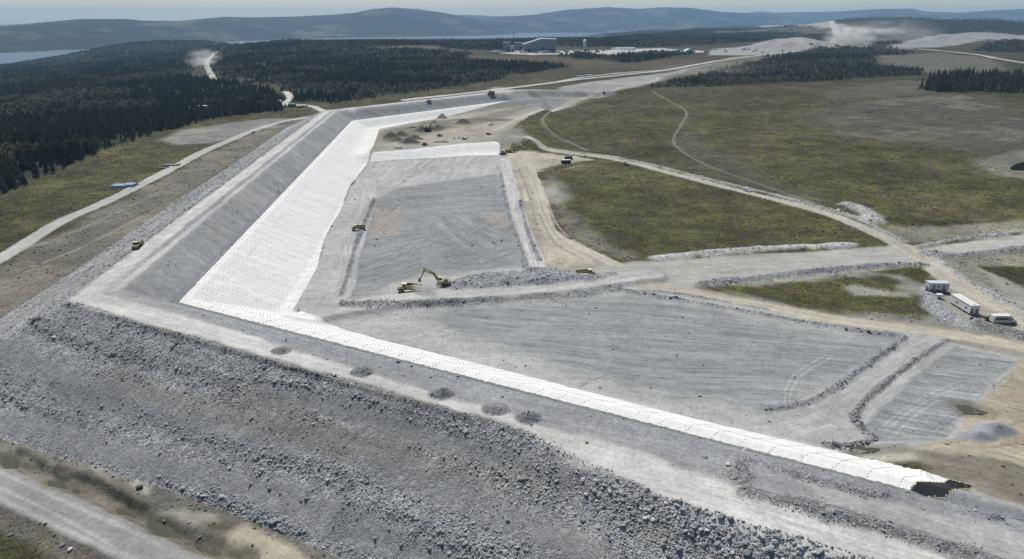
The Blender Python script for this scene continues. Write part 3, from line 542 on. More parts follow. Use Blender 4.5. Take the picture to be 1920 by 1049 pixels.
def ground_material():
    m, t, b = newmat('ground'); N = NB(t)
    geo = N.n('ShaderNodeNewGeometry'); P = geo.outputs['Position']
    col = N.attr('albedo', 'Color'); rub = N.attr('rub'); grs = N.attr('grs'); stw = N.attr('stw'); lin = N.attr('lin'); st = N.attr('st', 'Vector'); blk = N.attr('blk')
    # broad and fine tone changes
    big = N.rng(N.noise(P, .035, 3, .6), .3, .7, .86, 1.14); fine = N.m('MULTIPLY', N.rng(N.noise(P, 1.1, 4, .75), .3, .7, .80, 1.20), N.rng(N.noise(P, .28, 4, .7), .3, .7, .88, 1.12))
    tone = N.m('MULTIPLY', big, fine)
    # grass patches, dead twigs, dark hummocks
    g1 = N.noise(P, .16, 4, .65); g2 = N.noise(P, .9, 3, .7); g3 = N.noise(P, 2.6, 2, .6)
    gc = N.mix(N.rng(g1, .43, .57, 0, 1), (.122, .118, .032), (.096, .074, .054))
    gc = N.mix(N.rng(N.noise(P, .045, 4, .7), .5, .68, 0, .6), gc, (.105, .098, .075)); gc = N.mix(N.rng(g2, .47, .57, 0, .85), gc, (.034, .040, .020))
    gc = N.mix(N.rng(g3, .66, .74, 0, .7), gc, (.24, .225, .19))
    mac = N.m('MULTIPLY', N.rng(N.noise(P, .012, 4, .65), .36, .64, .70, 1.30), N.rng(N.noise(P, .07, 4, .7), .34, .66, .68, 1.34))
    mv = N.n('ShaderNodeCombineXYZ'); [N.l(mac, mv.inputs[i]) for i in range(3)]; gc = N.mix(1.0, gc, mv.outputs[0], 'MULTIPLY')
    gmul = N.mix(1.0, gc, (13.0, 14.0, 24.0), 'MULTIPLY')
    gcol = N.mix(1.0, col, gmul, 'MULTIPLY')
    c = N.mix(grs, col, gcol)
    # broken stone
    vo = N.n('ShaderNodeTexVoronoi'); N.l(P, vo.inputs['Vector']); vo.inputs['Scale'].default_value = 1.25
    vo2 = N.n('ShaderNodeTexVoronoi'); N.l(P, vo2.inputs['Vector']); vo2.inputs['Scale'].default_value = 2.9
    sep = N.n('ShaderNodeSeparateColor'); N.l(vo.outputs['Color'], sep.inputs[0]); sep2 = N.n('ShaderNodeSeparateColor'); N.l(vo2.outputs['Color'], sep2.inputs[0])
    rv = N.m('MULTIPLY', N.rng(sep.outputs[0], 0, 1, .72, 1.30), N.rng(sep2.outputs[0], 0, 1, .70, 1.34))
    rt = N.m('ADD', 1.0, N.m('MULTIPLY', N.m('SUBTRACT', rv, 1.0), N.m('MAXIMUM', rub, .13)))
    # drive and grading streaks
    sn = N.n('ShaderNodeVectorMath', operation='MULTIPLY'); N.l(st, sn.inputs[0]); sn.inputs[1].default_value = (.075, .95, 0)
    s1 = N.noise(sn.outputs[0], 1.0, 3, .65); s2v = N.n('ShaderNodeVectorMath', operation='MULTIPLY'); N.l(st, s2v.inputs[0]); s2v.inputs[1].default_value = (.02, .26, 0)
    s2 = N.noise(s2v.outputs[0], 1.0, 3, .6)
    sv = N.m('ADD', N.rng(s1, .3, .7, -.55, .55), N.rng(s2, .3, .7, -.5, .5))
    stt = N.m('ADD', 1.0, N.m('MULTIPLY', sv, N.m('MULTIPLY', stw, .62)))
    tone = N.m('MULTIPLY', N.m('MULTIPLY', tone, rt), stt)
    tv = N.n('ShaderNodeCombineXYZ'); [N.l(tone, tv.inputs[i]) for i in range(3)]
    c = N.mix(1.0, c, tv.outputs[0], 'MULTIPLY')
    # geotextile: white cloth with faint seams
    lm = N.rng(N.m('ADD', lin, N.rng(N.noise(P, .8, 2), .3, .7, -.25, .25)), -.12, .12, 0, 1)
    pan = N.attr('panel'); seam = N.m('PINGPONG', pan, .5); sm = N.rng(seam, .0, .035, .90, 1.0)
    pv = N.n('ShaderNodeTexWhiteNoise', noise_dimensions='1D'); N.l(N.m('FLOOR', pan), pv.inputs['W'])
    wv = N.m('MULTIPLY', N.m('MULTIPLY', sm, N.rng(pv.outputs[0], 0, 1, .965, 1.02)), N.rng(N.noise(P, .25, 3, .6), .3, .7, .90, 1.04))
    wc = N.n('ShaderNodeCombineXYZ'); N.l(N.m('MULTIPLY', wv, .765), wc.inputs[0]); N.l(N.m('MULTIPLY', wv, .765), wc.inputs[1]); N.l(N.m('MULTIPLY', wv, .735), wc.inputs[2])
    c = N.mix(lm, c, wc.outputs[0])
    bm = N.m('MULTIPLY', N.rng(blk, -.1, .1, 0, 1), N.m('SUBTRACT', 1.0, lm))
    c = N.mix(bm, c, (.018, .019, .020))
    N.l(c, b.inputs['Base Color']); b.inputs['Roughness'].default_value = .95; b.inputs['Specular IOR Level'].default_value = .15
    N.l(N.rng(bm, 0, 1, .95, .5), b.inputs['Roughness'])
    # relief too small for the mesh
    hh = N.m('ADD', N.m('MULTIPLY', vo.outputs['Distance'], N.m('MULTIPLY', rub, -.22)), N.m('MULTIPLY', vo2.outputs['Distance'], N.m('MULTIPLY', rub, -.28)))
    hh = N.m('ADD', hh, N.m('MULTIPLY', g2, N.m('MULTIPLY', grs, .9))); hh = N.m('ADD', hh, N.m('MULTIPLY', s1, N.m('MULTIPLY', stw, .32)))
    hh = N.m('ADD', hh, N.m('MULTIPLY', N.noise(P, 1.7, 3, .7), .10))
    hh = N.m('MULTIPLY', hh, N.m('SUBTRACT', 1.0, N.m('MULTIPLY', lm, .9)))
    wn = N.n('ShaderNodeVectorMath', operation='MULTIPLY'); N.l(st, wn.inputs[0]); wn.inputs[1].default_value = (.5, 1.6, 0); hh = N.m('ADD', hh, N.m('MULTIPLY', N.noise(wn.outputs[0], 1.0, 4, .7), N.m('MULTIPLY', lm, .30)))
    bp = N.n('ShaderNodeBump'); bp.inputs['Distance'].default_value = 1.0; bp.inputs['Strength'].default_value = .75
    N.l(hh, bp.inputs['Height']); N.l(bp.outputs[0], b.inputs['Normal'])
    return m
GM = ground_material()
def simple(name, c, rough=.7, metal=0, spec=.3, var=.12, scale=2.0):
    m, t, b = newmat(name); N = NB(t); tc = N.n('ShaderNodeTexCoord')
    n = N.rng(N.noise(tc.outputs['Object'], scale, 4, .6), .3, .7, 1-var, 1+var)
    v_ = N.n('ShaderNodeCombineXYZ'); [N.l(n, v_.inputs[i]) for i in range(3)]
    N.l(N.mix(1.0, tuple(c), v_.outputs[0], 'MULTIPLY'), b.inputs['Base Color'])
    b.inputs['Roughness'].default_value = rough; b.inputs['Metallic'].default_value = metal; b.inputs['Specular IOR Level'].default_value = spec
    return m

# ------------------------------------------------------------------ build the land
def build_land():
    rr = [62.0]
    while rr[-1] < 24000:
        x = rr[-1]; k = .0048 if x < 1200 else (.0075 if x < 5000 else .011); rr.append(x*(1+k))
    rr = np.array(rr)
    az = np.concatenate([np.linspace(-1.25, -.80, 70)[:-1], np.linspace(-.80, .80, 1000), np.linspace(.80, 1.25, 70)[1:]])
    A, R = np.meshgrid(az, rr); X = R*np.sin(A); Y = R*np.cos(A)
    S = surface(X, Y)
    if True:
        nr, na = X.shape
        idx = np.arange(nr*na).reshape(nr, na)
        q = np.stack([idx[:-1, :-1], idx[:-1, 1:], idx[1:, 1:], idx[1:, :-1]], -1).reshape(-1, 4)
        Vv = np.stack([X, Y, S['z']], -1).reshape(-1, 3)
        th = np.radians(S['ang']); s_ = X*np.cos(th)+Y*np.sin(th); t_ = -X*np.sin(th)+Y*np.cos(th)
        # gentle bend of the dozer passes
        bend = 5*vn(X/45, Y/45, 88); t_ = t_+bend
        st = np.stack([s_, t_, np.zeros_like(s_)], -1).reshape(-1, 3)
        along = np.where(S['leg'] == 0, S['u'], np.where(S['leg'] == 1, S['v'], S['w']+V2L)); pan = along/8.5
        pan = np.where(S['cls'] == 11, X/8.5, pan)
        at = dict(albedo=('FLOAT_COLOR', np.clip(S['col'], 0, 1).reshape(-1, 3)), rub=('FLOAT', S['rub'].ravel()), grs=('FLOAT', (S['grs']*(1-S['tree'])).ravel()), stw=('FLOAT', S['stw'].ravel()),
                  st=('FLOAT_VECTOR', st), lin=('FLOAT', np.clip(S['lin'], -4, 4).ravel()), blk=('FLOAT', np.clip(S['blk'], -4, 4).ravel()), panel=('FLOAT', pan.ravel()))
        cls = S['cls']; fc = cls[:-1, :-1].ravel()
        names = {0: 'ground', 1: 'embankment', 2: 'crest_road', 3: 'gravel_pad', 9: 'hills', 10: 'geotextile_liner', 11: 'geotextile_liner', 12: 'geomembrane_sheet'}
        out = {}
        for c in np.unique(fc):
            f = q[fc == c]; used, inv = np.unique(f, return_inverse=True); f2 = inv.reshape(f.shape)
            a2 = {k_: (ty, dt[used]) for k_, (ty, dt) in at.items()}
            nm = names.get(int(c)) or R_[int(c)-20][0]
            if nm == 'ramp': nm = 'road'
            o = mesh_np(nm, Vv[used], f2, GM, a2)
            if c == 10: tag(o, 'long white geotextile sheet covering the inner slope of the dam, marked with dotted rows', 'liner')
            elif c == 11: tag(o, 'short white geotextile strip laid across the pond below the excavation', 'liner')
            elif c == 12: tag(o, 'black plastic sheet at the unfinished end of the white liner', 'plastic sheet')
            else: o['kind'] = 'structure'
            out[int(c)] = o
    return S
build_land()
# lake
wm, wt, wb = newmat('lake_water'); WN = NB(wt); wb.inputs['Base Color'].default_value = (.03, .045, .055, 1); wb.inputs['Roughness'].default_value = .28
_g = WN.n('ShaderNodeNewGeometry'); _b = WN.n('ShaderNodeBump'); _b.inputs['Distance'].default_value = 1.5; _b.inputs['Strength'].default_value = .5
WN.l(WN.noise(_g.outputs['Position'], .05, 4, .6), _b.inputs['Height']); WN.l(_b.outputs[0], wb.inputs['Normal'])
lk = mesh_np('water', np.array([(-32000, 2500, LAKE_Z), (32000, 2500, LAKE_Z), (32000, 24500, LAKE_Z), (-32000, 24500, LAKE_Z)], float), np.array([[0, 1, 2, 3]]), wm, None, False)
lk['kind'] = 'structure'
# ------------------------------------------------------------------ shape helpers
class MB:
    def __init__(s): s.v = []; s.f = []
    def add(s, vs, fs):
        b = len(s.v); s.v += [tuple(p) for p in vs]; s.f += [tuple(i+b for i in f) for f in fs]; return s
    def box(s, c, d, rz=0, ry=0, taper=1.0):
        R = Matrix.Rotation(rz, 3, 'Z') @ Matrix.Rotation(ry, 3, 'Y'); c = Vector(c); vs = []
        for z in (-.5, .5):
            k = taper if z > 0 else 1
            for x, y in ((-.5, -.5), (.5, -.5), (.5, .5), (-.5, .5)): vs.append(c+R @ Vector((x*d[0]*k, y*d[1]*k, z*d[2])))
        return s.add(vs, [(3, 2, 1, 0), (4, 5, 6, 7), (0, 1, 5, 4), (1, 2, 6, 5), (2, 3, 7, 6), (3, 0, 4, 7)])
    def tube(s, p0, p1, r, seg=10, r2=None, cap=True):
        p0 = Vector(p0); p1 = Vector(p1); a = (p1-p0).normalized(); q = a.to_track_quat('Z', 'Y'); r2 = r if r2 is None else r2; vs = []
        for p, rad in ((p0, r), (p1, r2)):
            for i in range(seg):
                t = 2*math.pi*i/seg; vs.append(p+q @ Vector((rad*math.cos(t), rad*math.sin(t), 0)))
        fs = [(i, (i+1) % seg, seg+(i+1) % seg, seg+i) for i in range(seg)]
        if cap: fs += [tuple(range(seg))[::-1], tuple(range(seg, 2*seg))]
        return s.add(vs, fs)
    def prism(s, poly, y0, y1):
        """profile in x,z extruded along y"""
        n = len(poly); vs = [(x, y0, z) for x, z in poly]+[(x, y1, z) for x, z in poly]
        return s.add(vs, [tuple(range(n)), tuple(range(n, 2*n))[::-1]]+[((i+1) % n, i, n+i, n+(i+1) % n) for i in range(n)])
    def mesh(s, name, mat, smooth=False):
        me = bpy.data.meshes.new(name); me.from_pydata(s.v, [], s.f); me.materials.append(mat)
        if smooth: me.polygons.foreach_set('use_smooth', [True]*len(me.polygons))
        me.update(); return me
    def build(s, name, mat, parent=None, smooth=False, bevel=0):
        o = bpy.data.objects.new(name, s.mesh(name, mat, smooth)); COL.objects.link(o); o.parent = parent
        if bevel:
            b = o.modifiers.new('bevel', 'BEVEL'); b.width = bevel; b.segments = 2; b.limit_method = 'ANGLE'
        return o
def thing(name, label, cat, group=None):
    o = bpy.data.objects.new(name, None); COL.objects.link(o); o.empty_display_size = .5; return tag(o, label, cat, group)
def kids(o): return [c for c in bpy.data.objects if c.parent == o]
def copy_thing(o, label=None, group=None):
    r = o.copy(); COL.objects.link(r)
    if label: r['label'] = label
    if group: r['group'] = group
    for c in kids(o):
        k = c.copy(); COL.objects.link(k); k.parent = r
        for g in kids(c):
            q = g.copy(); COL.objects.link(q); q.parent = k
    return r
def land_z(x, y):
    return float(surface(np.array([[x]]), np.array([[y]]))['z'][0, 0])
def spot(px, py, dz=0):
    p = upt(px, py); z = land_z(*p)
    for _ in range(3): p = up(px, py, z+dz); z = land_z(*p)
    return Vector((p[0], p[1], z+dz))
def put(o, px, py, deg=0, dz=0, s=1):
    o.location = spot(px, py, dz); o.rotation_euler = (0, 0, math.radians(deg)); o.scale = (s, s, s); return o
def heading(pa, pb):
    a, b = upt(*pa), upt(*pb); return math.degrees(math.atan2(b[1]-a[1], b[0]-a[0]))

M = dict(
 yellow=simple('machine_yellow', (.34, .27, .115), .55, 0, .4, .22, 1.2), steel=simple('dark_steel', (.06, .06, .06), .6), tyre=simple('tyre_rubber', (.03, .03, .032), .9),
 glass=simple('dark_glass', (.02, .025, .03), .12, 0, .6, .02), white=simple('white_paint', (.72, .72, .70), .5, 0, .4, .05), cream=simple('cream_paint', (.62, .60, .52), .5, 0, .4, .05),
 wall=simple('pale_siding', (.56, .58, .60), .6, 0, .3, .06), roof=simple('pale_roof', (.66, .65, .61), .7, 0, .3, .10), ytrim=simple('yellow_trim', (.50, .38, .12), .6), btrim=simple('blue_trim', (.12, .25, .45), .6),
 door=simple('grey_door', (.22, .23, .25), .6), wood=simple('weathered_wood', (.34, .28, .20), .8), dark=simple('dark_box', (.07, .075, .08), .7), brown=simple('brown_box', (.075, .068, .055), .8),
 bluepipe=simple('blue_pipe', (.34, .50, .64), .45, 0, .4, .12), greypipe=simple('grey_pipe', (.16, .165, .17), .5), concrete=simple('precast_concrete', (.42, .42, .41), .85), orange=simple('orange_stake', (.55, .27, .08), .7),
 clad=simple('blue_grey_cladding', (.20, .225, .255), .55, 0, .3, .05, .05), metal_roof=simple('bright_metal_roof', (.70, .70, .70), .4), silo=simple('silo_steel', (.45, .47, .49), .5), bag=simple('sandbag_cloth', (.42, .41, .38), .9),
 yellowbag=simple('yellow_sandbag', (.55, .47, .28), .9), bark=simple('bark', (.07, .055, .042), .9), rimgrey=simple('wheel_rim', (.35, .30, .12), .6), red=simple('rust_red', (.30, .10, .06), .7), silver=simple('silver_paint', (.40, .41, .42), .4, .3, .5), black=simple('black_paint', (.04, .04, .045), .4))

def foliage(name, c, var=.45):
    m, t, b = newmat(name); N = NB(t); g = N.n('ShaderNodeNewGeometry'); oi = N.n('ShaderNodeObjectInfo')
    at = N.n('ShaderNodeAttribute'); at.attribute_type = 'INSTANCER'; at.attribute_name = 'tint'
    n = N.rng(N.noise(g.outputs['Position'], .9, 3, .7), .3, .7, 1-var, 1+var); n = N.m('MULTIPLY', n, N.rng(at.outputs['Fac'], 0, 1, .6, 1.6)); n = N.m('MULTIPLY', n, N.rng(oi.outputs['Random'], 0, 1, .85, 1.15))
    v_ = N.n('ShaderNodeCombineXYZ'); [N.l(n, v_.inputs[i]) for i in range(3)]
    hue = N.m('FRACT', N.m('MULTIPLY', N.m('ADD', at.outputs['Fac'], oi.outputs['Random']), 7.3)); c2 = N.mix(hue, (c[0]*.80, c[1]*1.02, c[2]*.72), (c[0]*1.22, c[1]*1.02, c[2]*1.1))
    N.l(N.mix(1.0, c2, v_.outputs[0], 'MULTIPLY'), b.inputs['Base Color']); b.inputs['Roughness'].default_value = .9; b.inputs['Specular IOR Level'].default_value = .15
    return m
MF = foliage('spruce_needles', (.105, .104, .072)); MBi = foliage('birch_leaves', (.19, .18, .135)); MSh = foliage('shrub_leaves', (.10, .098, .048))
def rock_mat():
    m, t, b = newmat('broken_rock'); N = NB(t); g = N.n('ShaderNodeNewGeometry')
    at = N.n('ShaderNodeAttribute'); at.attribute_type = 'INSTANCER'; at.attribute_name = 'albedo'
    n = N.rng(N.noise(g.outputs['Position'], 2.5, 3, .6), .3, .7, .85, 1.15)
    v_ = N.n('ShaderNodeCombineXYZ'); [N.l(n, v_.inputs[i]) for i in range(3)]
    N.l(N.mix(1.0, at.outputs['Color'], v_.outputs[0], 'MULTIPLY'), b.inputs['Base Color']); b.inputs['Roughness'].default_value = .9; b.inputs['Specular IOR Level'].default_value = .2
    return m
MRk = rock_mat(); MBo = simple('boulder_rock', (.23, .235, .24), .9, 0, .2, .25, 1.0); MPale = simple('pale_rock', (.55, .55, .54), .9, 0, .2, .1, 1.0)

# ------------------------------------------------------------------ instancing for things nobody could count
def gn_stuff(name, pos, scale, rot, protos, label, kind='stuff', tint=None, alb=None):
    n = len(pos); me = bpy.data.meshes.new(name); me.vertices.add(n); me.vertices.foreach_set('co', np.ascontiguousarray(pos, np.float32).ravel())
    a = me.attributes.new('sc', 'FLOAT_VECTOR', 'POINT'); a.data.foreach_set('vector', np.ascontiguousarray(scale, np.float32).ravel())
    a = me.attributes.new('ro', 'FLOAT_VECTOR', 'POINT'); a.data.foreach_set('vector', np.ascontiguousarray(rot, np.float32).ravel())
    a = me.attributes.new('pi', 'INT', 'POINT'); a.data.foreach_set('value', RNG.integers(0, len(protos), n).astype(np.int32))
    if tint is not None: a = me.attributes.new('tint', 'FLOAT', 'POINT'); a.data.foreach_set('value', np.ascontiguousarray(tint, np.float32))
    if alb is not None: a = me.attributes.new('albedo', 'FLOAT_COLOR', 'POINT'); a.data.foreach_set('color', np.ascontiguousarray(np.c_[alb, np.ones(n)], np.float32).ravel())
    o = bpy.data.objects.new(name, me); COL.objects.link(o); tag(o, label, None, None, kind)
    g = bpy.data.node_groups.new(name, 'GeometryNodeTree'); g.interface.new_socket('Geometry', in_out='INPUT', socket_type='NodeSocketGeometry'); g.interface.new_socket('Geometry', in_out='OUTPUT', socket_type='NodeSocketGeometry')
    gi = g.nodes.new('NodeGroupInput'); go = g.nodes.new('NodeGroupOutput'); jg = g.nodes.new('GeometryNodeJoinGeometry'); ip = g.nodes.new('GeometryNodeInstanceOnPoints')
    for pr in protos[::-1]:
        oi = g.nodes.new('GeometryNodeObjectInfo'); oi.inputs['Object'].default_value = pr; oi.inputs['As Instance'].default_value = True
        g.links.new(oi.outputs['Geometry'], jg.inputs[0])
    def na(nm, ty):
        q = g.nodes.new('GeometryNodeInputNamedAttribute'); q.data_type = ty; q.inputs['Name'].default_value = nm; return q.outputs[0]
    g.links.new(gi.outputs[0], ip.inputs['Points']); g.links.new(jg.outputs[0], ip.inputs['Instance']); ip.inputs['Pick Instance'].default_value = True
    g.links.new(na('pi', 'INT'), ip.inputs['Instance Index']); g.links.new(na('sc', 'FLOAT_VECTOR'), ip.inputs['Scale'])
    er = g.nodes.new('FunctionNodeEulerToRotation'); g.links.new(na('ro', 'FLOAT_VECTOR'), er.inputs[0]); g.links.new(er.outputs[0], ip.inputs['Rotation'])
    g.links.new(ip.outputs[0], go.inputs[0]); md = o.modifiers.new('scatter', 'NODES'); md.node_group = g
    return o
def loose(name, mb, mat, smooth=False): return bpy.data.objects.new(name, mb.mesh(name, mat, smooth))

# ---- trees
def spruce_crown(seed, layers=9, seg=9):
    r = random.Random(seed); mb = MB()
    for k in range(layers):
        t = k/(layers-1); z0 = 1.0+t*8.2; rad = (1.9*(1-t)**.9+.18)*r.uniform(.85, 1.15); hh = 1.9*(1-t*.45)
        vs = []; n = seg if k < layers-2 else 6
        for i in range(2*n):
            a = math.pi*i/n+r.uniform(-.12, .12)+k; q = rad*(r.uniform(.85, 1.2) if i % 2 == 0 else r.uniform(.38, .6)); vs.append((q*math.cos(a), q*math.sin(a), z0-.28*q+(0 if i % 2 == 0 else .35)+r.uniform(-.12, .12)))
        vs.append((r.uniform(-.06, .06), r.uniform(-.06, .06), z0+hh)); b = 2*n
        mb.add(vs, [(i, (i+1) % b, b) for i in range(b)])
    return mb
def trunk_mb(h=9.5, r0=.16): return MB().tube((0, 0, -.6), (0, 0, h), r0, 7, .03)
def birch_crown(seed):
    r = random.Random(seed); mb = MB()
    for k in range(26):
        a = r.uniform(0, 6.28); e = r.uniform(-.5, 1.4); R = r.uniform(.8, 2.1); c = Vector((R*math.cos(a)*math.cos(e), R*math.sin(a)*math.cos(e), 4.1+1.9*math.sin(e)*R/1.6))
        for j in range(9):
            d = Vector((r.gauss(0, .45), r.gauss(0, .45), r.gauss(0, .38))); n = Vector((r.gauss(0, 1), r.gauss(0, 1), r.gauss(.5, 1))).normalized(); q = n.to_track_quat('Z', 'Y'); s_ = r.uniform(.18, .42)
            mb.add([c+d+q @ Vector((x*s_, y*s_, 0)) for x, y in ((-1, -.8), (1, -.6), (.8, 1), (-.7, .8))], [(0, 1, 2, 3)])
    return mb
def joined(name, crown, cm, trunk):
    a = crown.mesh(name, cm); a.materials.append(M['bark']); b = len(a.vertices); mb = MB(); mb.v = crown.v+trunk.v; mb.f = crown.f+[tuple(i+len(crown.v) for i in f) for f in trunk.f]
    me = bpy.data.meshes.new(name); me.from_pydata(mb.v, [], mb.f); me.materials.append(cm); me.materials.append(M['bark']); nf = len(crown.f)
    me.polygons.foreach_set('material_index', [0]*nf+[1]*(len(mb.f)-nf)); me.update(); return bpy.data.objects.new(name, me)
crowns = [spruce_crown(i) for i in range(4)]; sp_protos = [joined('spruce_shape', c, MF, trunk_mb()) for c in crowns]
bcr = [birch_crown(40+i) for i in range(2)]; bi_protos = [joined('birch_shape', c, MBi, trunk_mb(4.6, .11)) for c in bcr]
def polar(n, r0, r1, a0, a1, power):
    """random plan points, density falling as r**-power"""
    u_ = RNG.random(n); e = 2-power
    r = np.exp(np.log(r0)+u_*(np.log(r1)-np.log(r0))) if abs(e) < 1e-6 else (r0**e+u_*(r1**e-r0**e))**(1/e)
    a = a0+RNG.random(n)*(a1-a0); return r*np.sin(a), r*np.cos(a), r
def forest():
    X, Y, r = polar(300000, 380, 6500, -.82, .80, 1.35)
    S = surface(X[:, None], Y[:, None]); tr = S['tree'][:, 0]; z = S['z'][:, 0]; col = S['col'][:, 0]
    far_hill = (r > 3600) & (S['col'][:, 0, 0] < .05) & (z > LAKE_Z+2)
    gap = fbm(X, Y, 45, 3, 201)
    keep = ((tr*(1-.85*ss(.12, .5, gap)*ss(4500, 600, r)) > RNG.random(len(X))*1.0) | (far_hill & (RNG.random(len(X)) < .5))) & (z > LAKE_Z+1)
    X, Y, z, r = X[keep], Y[keep], z[keep], r[keep]
    big = 1+.55*ss(900, 4000, r); hgt = (.5+.65*RNG.random(len(X))**1.3+.25*fbm(X, Y, 60, 2, 210)); mound = sdist(X, Y, F_[6]) > -15; hgt = np.where(mound, hgt*.75, hgt); hgt = np.clip(hgt, .3, 1.7)
    bf = fbm(X, Y, 130, 3, 220)+.35*fbm(X, Y, 25, 2, 221)
    pine_block = sdist(X, Y, F_[7]) > -15
    birch = (bf > .02+.30*RNG.random(len(X))) & (~pine_block)
    hgt = np.where(pine_block, hgt*1.9, hgt)
    return X, Y, z, r, hgt, big, birch
TX, TY, TZ, TR, TH, TB, TBI = forest()
print('trees', len(TX), 'birch', int(TBI.sum()))
inview = np.abs(np.arctan2(TX, TY)) < .63
size = TH/TR*np.where(inview, 1, 0)
def plant(mask, n, protos, parts, name, stuff_name, cat, label, group, stuff_label, hs):
    idx = np.nonzero(mask)[0]; order = idx[np.argsort(-size[idx])]; ind = order[:n]; rest = np.concatenate([order[n:]])
    cr_meshes, tr_mesh = parts
    for k, i in enumerate(ind):
        t = thing(name, label, cat, group); t.location = (TX[i], TY[i], TZ[i]); t.rotation_euler = (0, 0, random.uniform(0, 6.28)); s_ = TH[i]*hs; t.scale = (s_*random.uniform(.9, 1.1), s_, s_)
        c = bpy.data.objects.new('crown', cr_meshes[k % len(cr_meshes)]); COL.objects.link(c); c.parent = t
        q = bpy.data.objects.new('trunk', tr_mesh); COL.objects.link(q); q.parent = t
    s_ = TH[rest]*hs; b_ = TB[rest]
    gn_stuff(stuff_name, np.c_[TX[rest], TY[rest], TZ[rest]], np.c_[s_*b_*(.9+.3*RNG.random(len(rest))), s_*b_, s_*(b_**.3)], np.c_[np.zeros(len(rest)), np.zeros(len(rest)), RNG.random(len(rest))*6.28], protos, stuff_label, tint=RNG.random(len(rest)))
plant(~TBI, 300, sp_protos, ([c.mesh('crown', MF) for c in crowns], trunk_mb().mesh('trunk', M['bark'])), 'spruce_tree', 'spruce_forest', 'tree',
      'dark green spruce standing in the forward edge of the woods', 'spruces at the front of the woods', 'dense dark spruce forest spreading to the lake and hills', 1.0)
plant(TBI, 60, bi_protos, ([c.mesh('crown', MBi) for c in bcr], trunk_mb(4.6, .11).mesh('trunk', M['bark'])), 'birch_tree', 'birch_wood', 'tree',
      'rounded grey green birch among the dark spruces', 'birches mixed into the spruce woods', 'grey green birches scattered through the spruce forest', 1.15)

# ---- loose rock
def rock_proto(seed, sub=1):
    r = random.Random(seed); import bmesh
    bm = bmesh.new(); bmesh.ops.create_icosphere(bm, subdivisions=sub, radius=.5)
    for v_ in bm.verts: v_.co *= r.uniform(.72, 1.18)
    for _ in range(5):       # chip flat faces
        n = Vector((r.gauss(0, 1), r.gauss(0, 1), r.gauss(0, 1))).normalized(); d = r.uniform(.26, .4)
        for v_ in bm.verts:
            q = v_.co.dot(n)
            if q > d: v_.co -= n*(q-d)
    sx = Vector((r.uniform(.8, 1.3), r.uniform(.7, 1.0), r.uniform(.5, .85)))
    for v_ in bm.verts: v_.co = Vector((v_.co.x*sx.x, v_.co.y*sx.y, v_.co.z*sx.z))
    return bm
def rock_obj(seed, sub, mat):
    bm = rock_proto(seed, sub); me = bpy.data.meshes.new('rock'); bm.to_mesh(me); bm.free(); me.materials.append(mat); return me
rk = [bpy.data.objects.new('rock_shape', rock_obj(i, 1, MRk)) for i in range(8)]
def rocks():
    X, Y, r = polar(560000, 75, 620, -.80, .78, 1.9)
    S = surface(X[:, None], Y[:, None]); z = S['z'][:, 0]; rub = S['rub'][:, 0]; col = S['col'][:, 0]; out = S['outer'][:, 0]; bank = S['bank'][:, 0]
    lin = S['lin'][:, 0] > -.3
    cl = fbm(X, Y, 7, 2, 301)+.5*fbm(X, Y, 22, 2, 302)
    crs = np.clip(S['coarse'][:, 0], -1, 1); p = np.maximum(np.maximum(out*(out > .6)*(.30+.24*ss(-.05, .5, cl)+.45*crs*(crs > 0)+.13*crs*(crs < 0)), bank*(.22+.35*ss(-.3, .3, cl))), (rub > .45)*.12+(S['grs'][:, 0] < .4)*(S['cls'][:, 0] != 2)*(S['cls'][:, 0] < 20)*.02+rub*.03*(S['cls'][:, 0] != 2)*(S['cls'][:, 0] < 20)); p = np.where(lin | (S['blk'][:, 0] > 0), 0, p)
    keep = RNG.random(len(X)) < p
    X, Y, z, r, col, bank, cl, out, crs = [q[keep] for q in (X, Y, z, r, col, bank, cl, out, crs)]
    sd = ss(-8, 4, sdist(X, Y, BIGROCK_))
    s_ = (.165+.00035*r)*(1-.2*(bank > .3))*(RNG.random(len(X))+.012)**-.36*(1+.35*ss(0, .4, cl))*(1+.45*crs)*(1+1.1*sd*RNG.random(len(X)))*(1+.5*bank*(r > 150))
    s_ = np.clip(s_, .2, 2.3)
    tone = .95+.8*RNG.random(len(X))**1.7; pale = RNG.random(len(X)) < .07; tone = np.where(pale, 1.6, tone)
    cb = np.where((bank > .5)[:, None], col, np.minimum(col, np.array([.29, .29, .288]))); alb = np.clip(cb*tone[:, None], .05, .6)
    return np.c_[X, Y, z+s_*.12], np.c_[s_, s_*(.8+.4*RNG.random(len(X))), s_*(.7+.3*RNG.random(len(X)))], RNG.random((len(X), 3))*np.array([.9, .9, 6.28])-np.array([.45, .45, 0]), alb
BIGROCK_ = np.array([up(*p, z) for p, z in [((1180,905),7),((1400,975),7),((1640,1060),6),((1500,1130),-2),((1280,1060),-4),((1230,980),0),((1160,930),4)]])
rp, rs, rr_, ra = rocks(); print('rocks', len(rp))
gn_stuff('rubble', rp, rs, rr_, rk, 'grey broken rock covering the dam slope and the rocky banks', alb=ra)

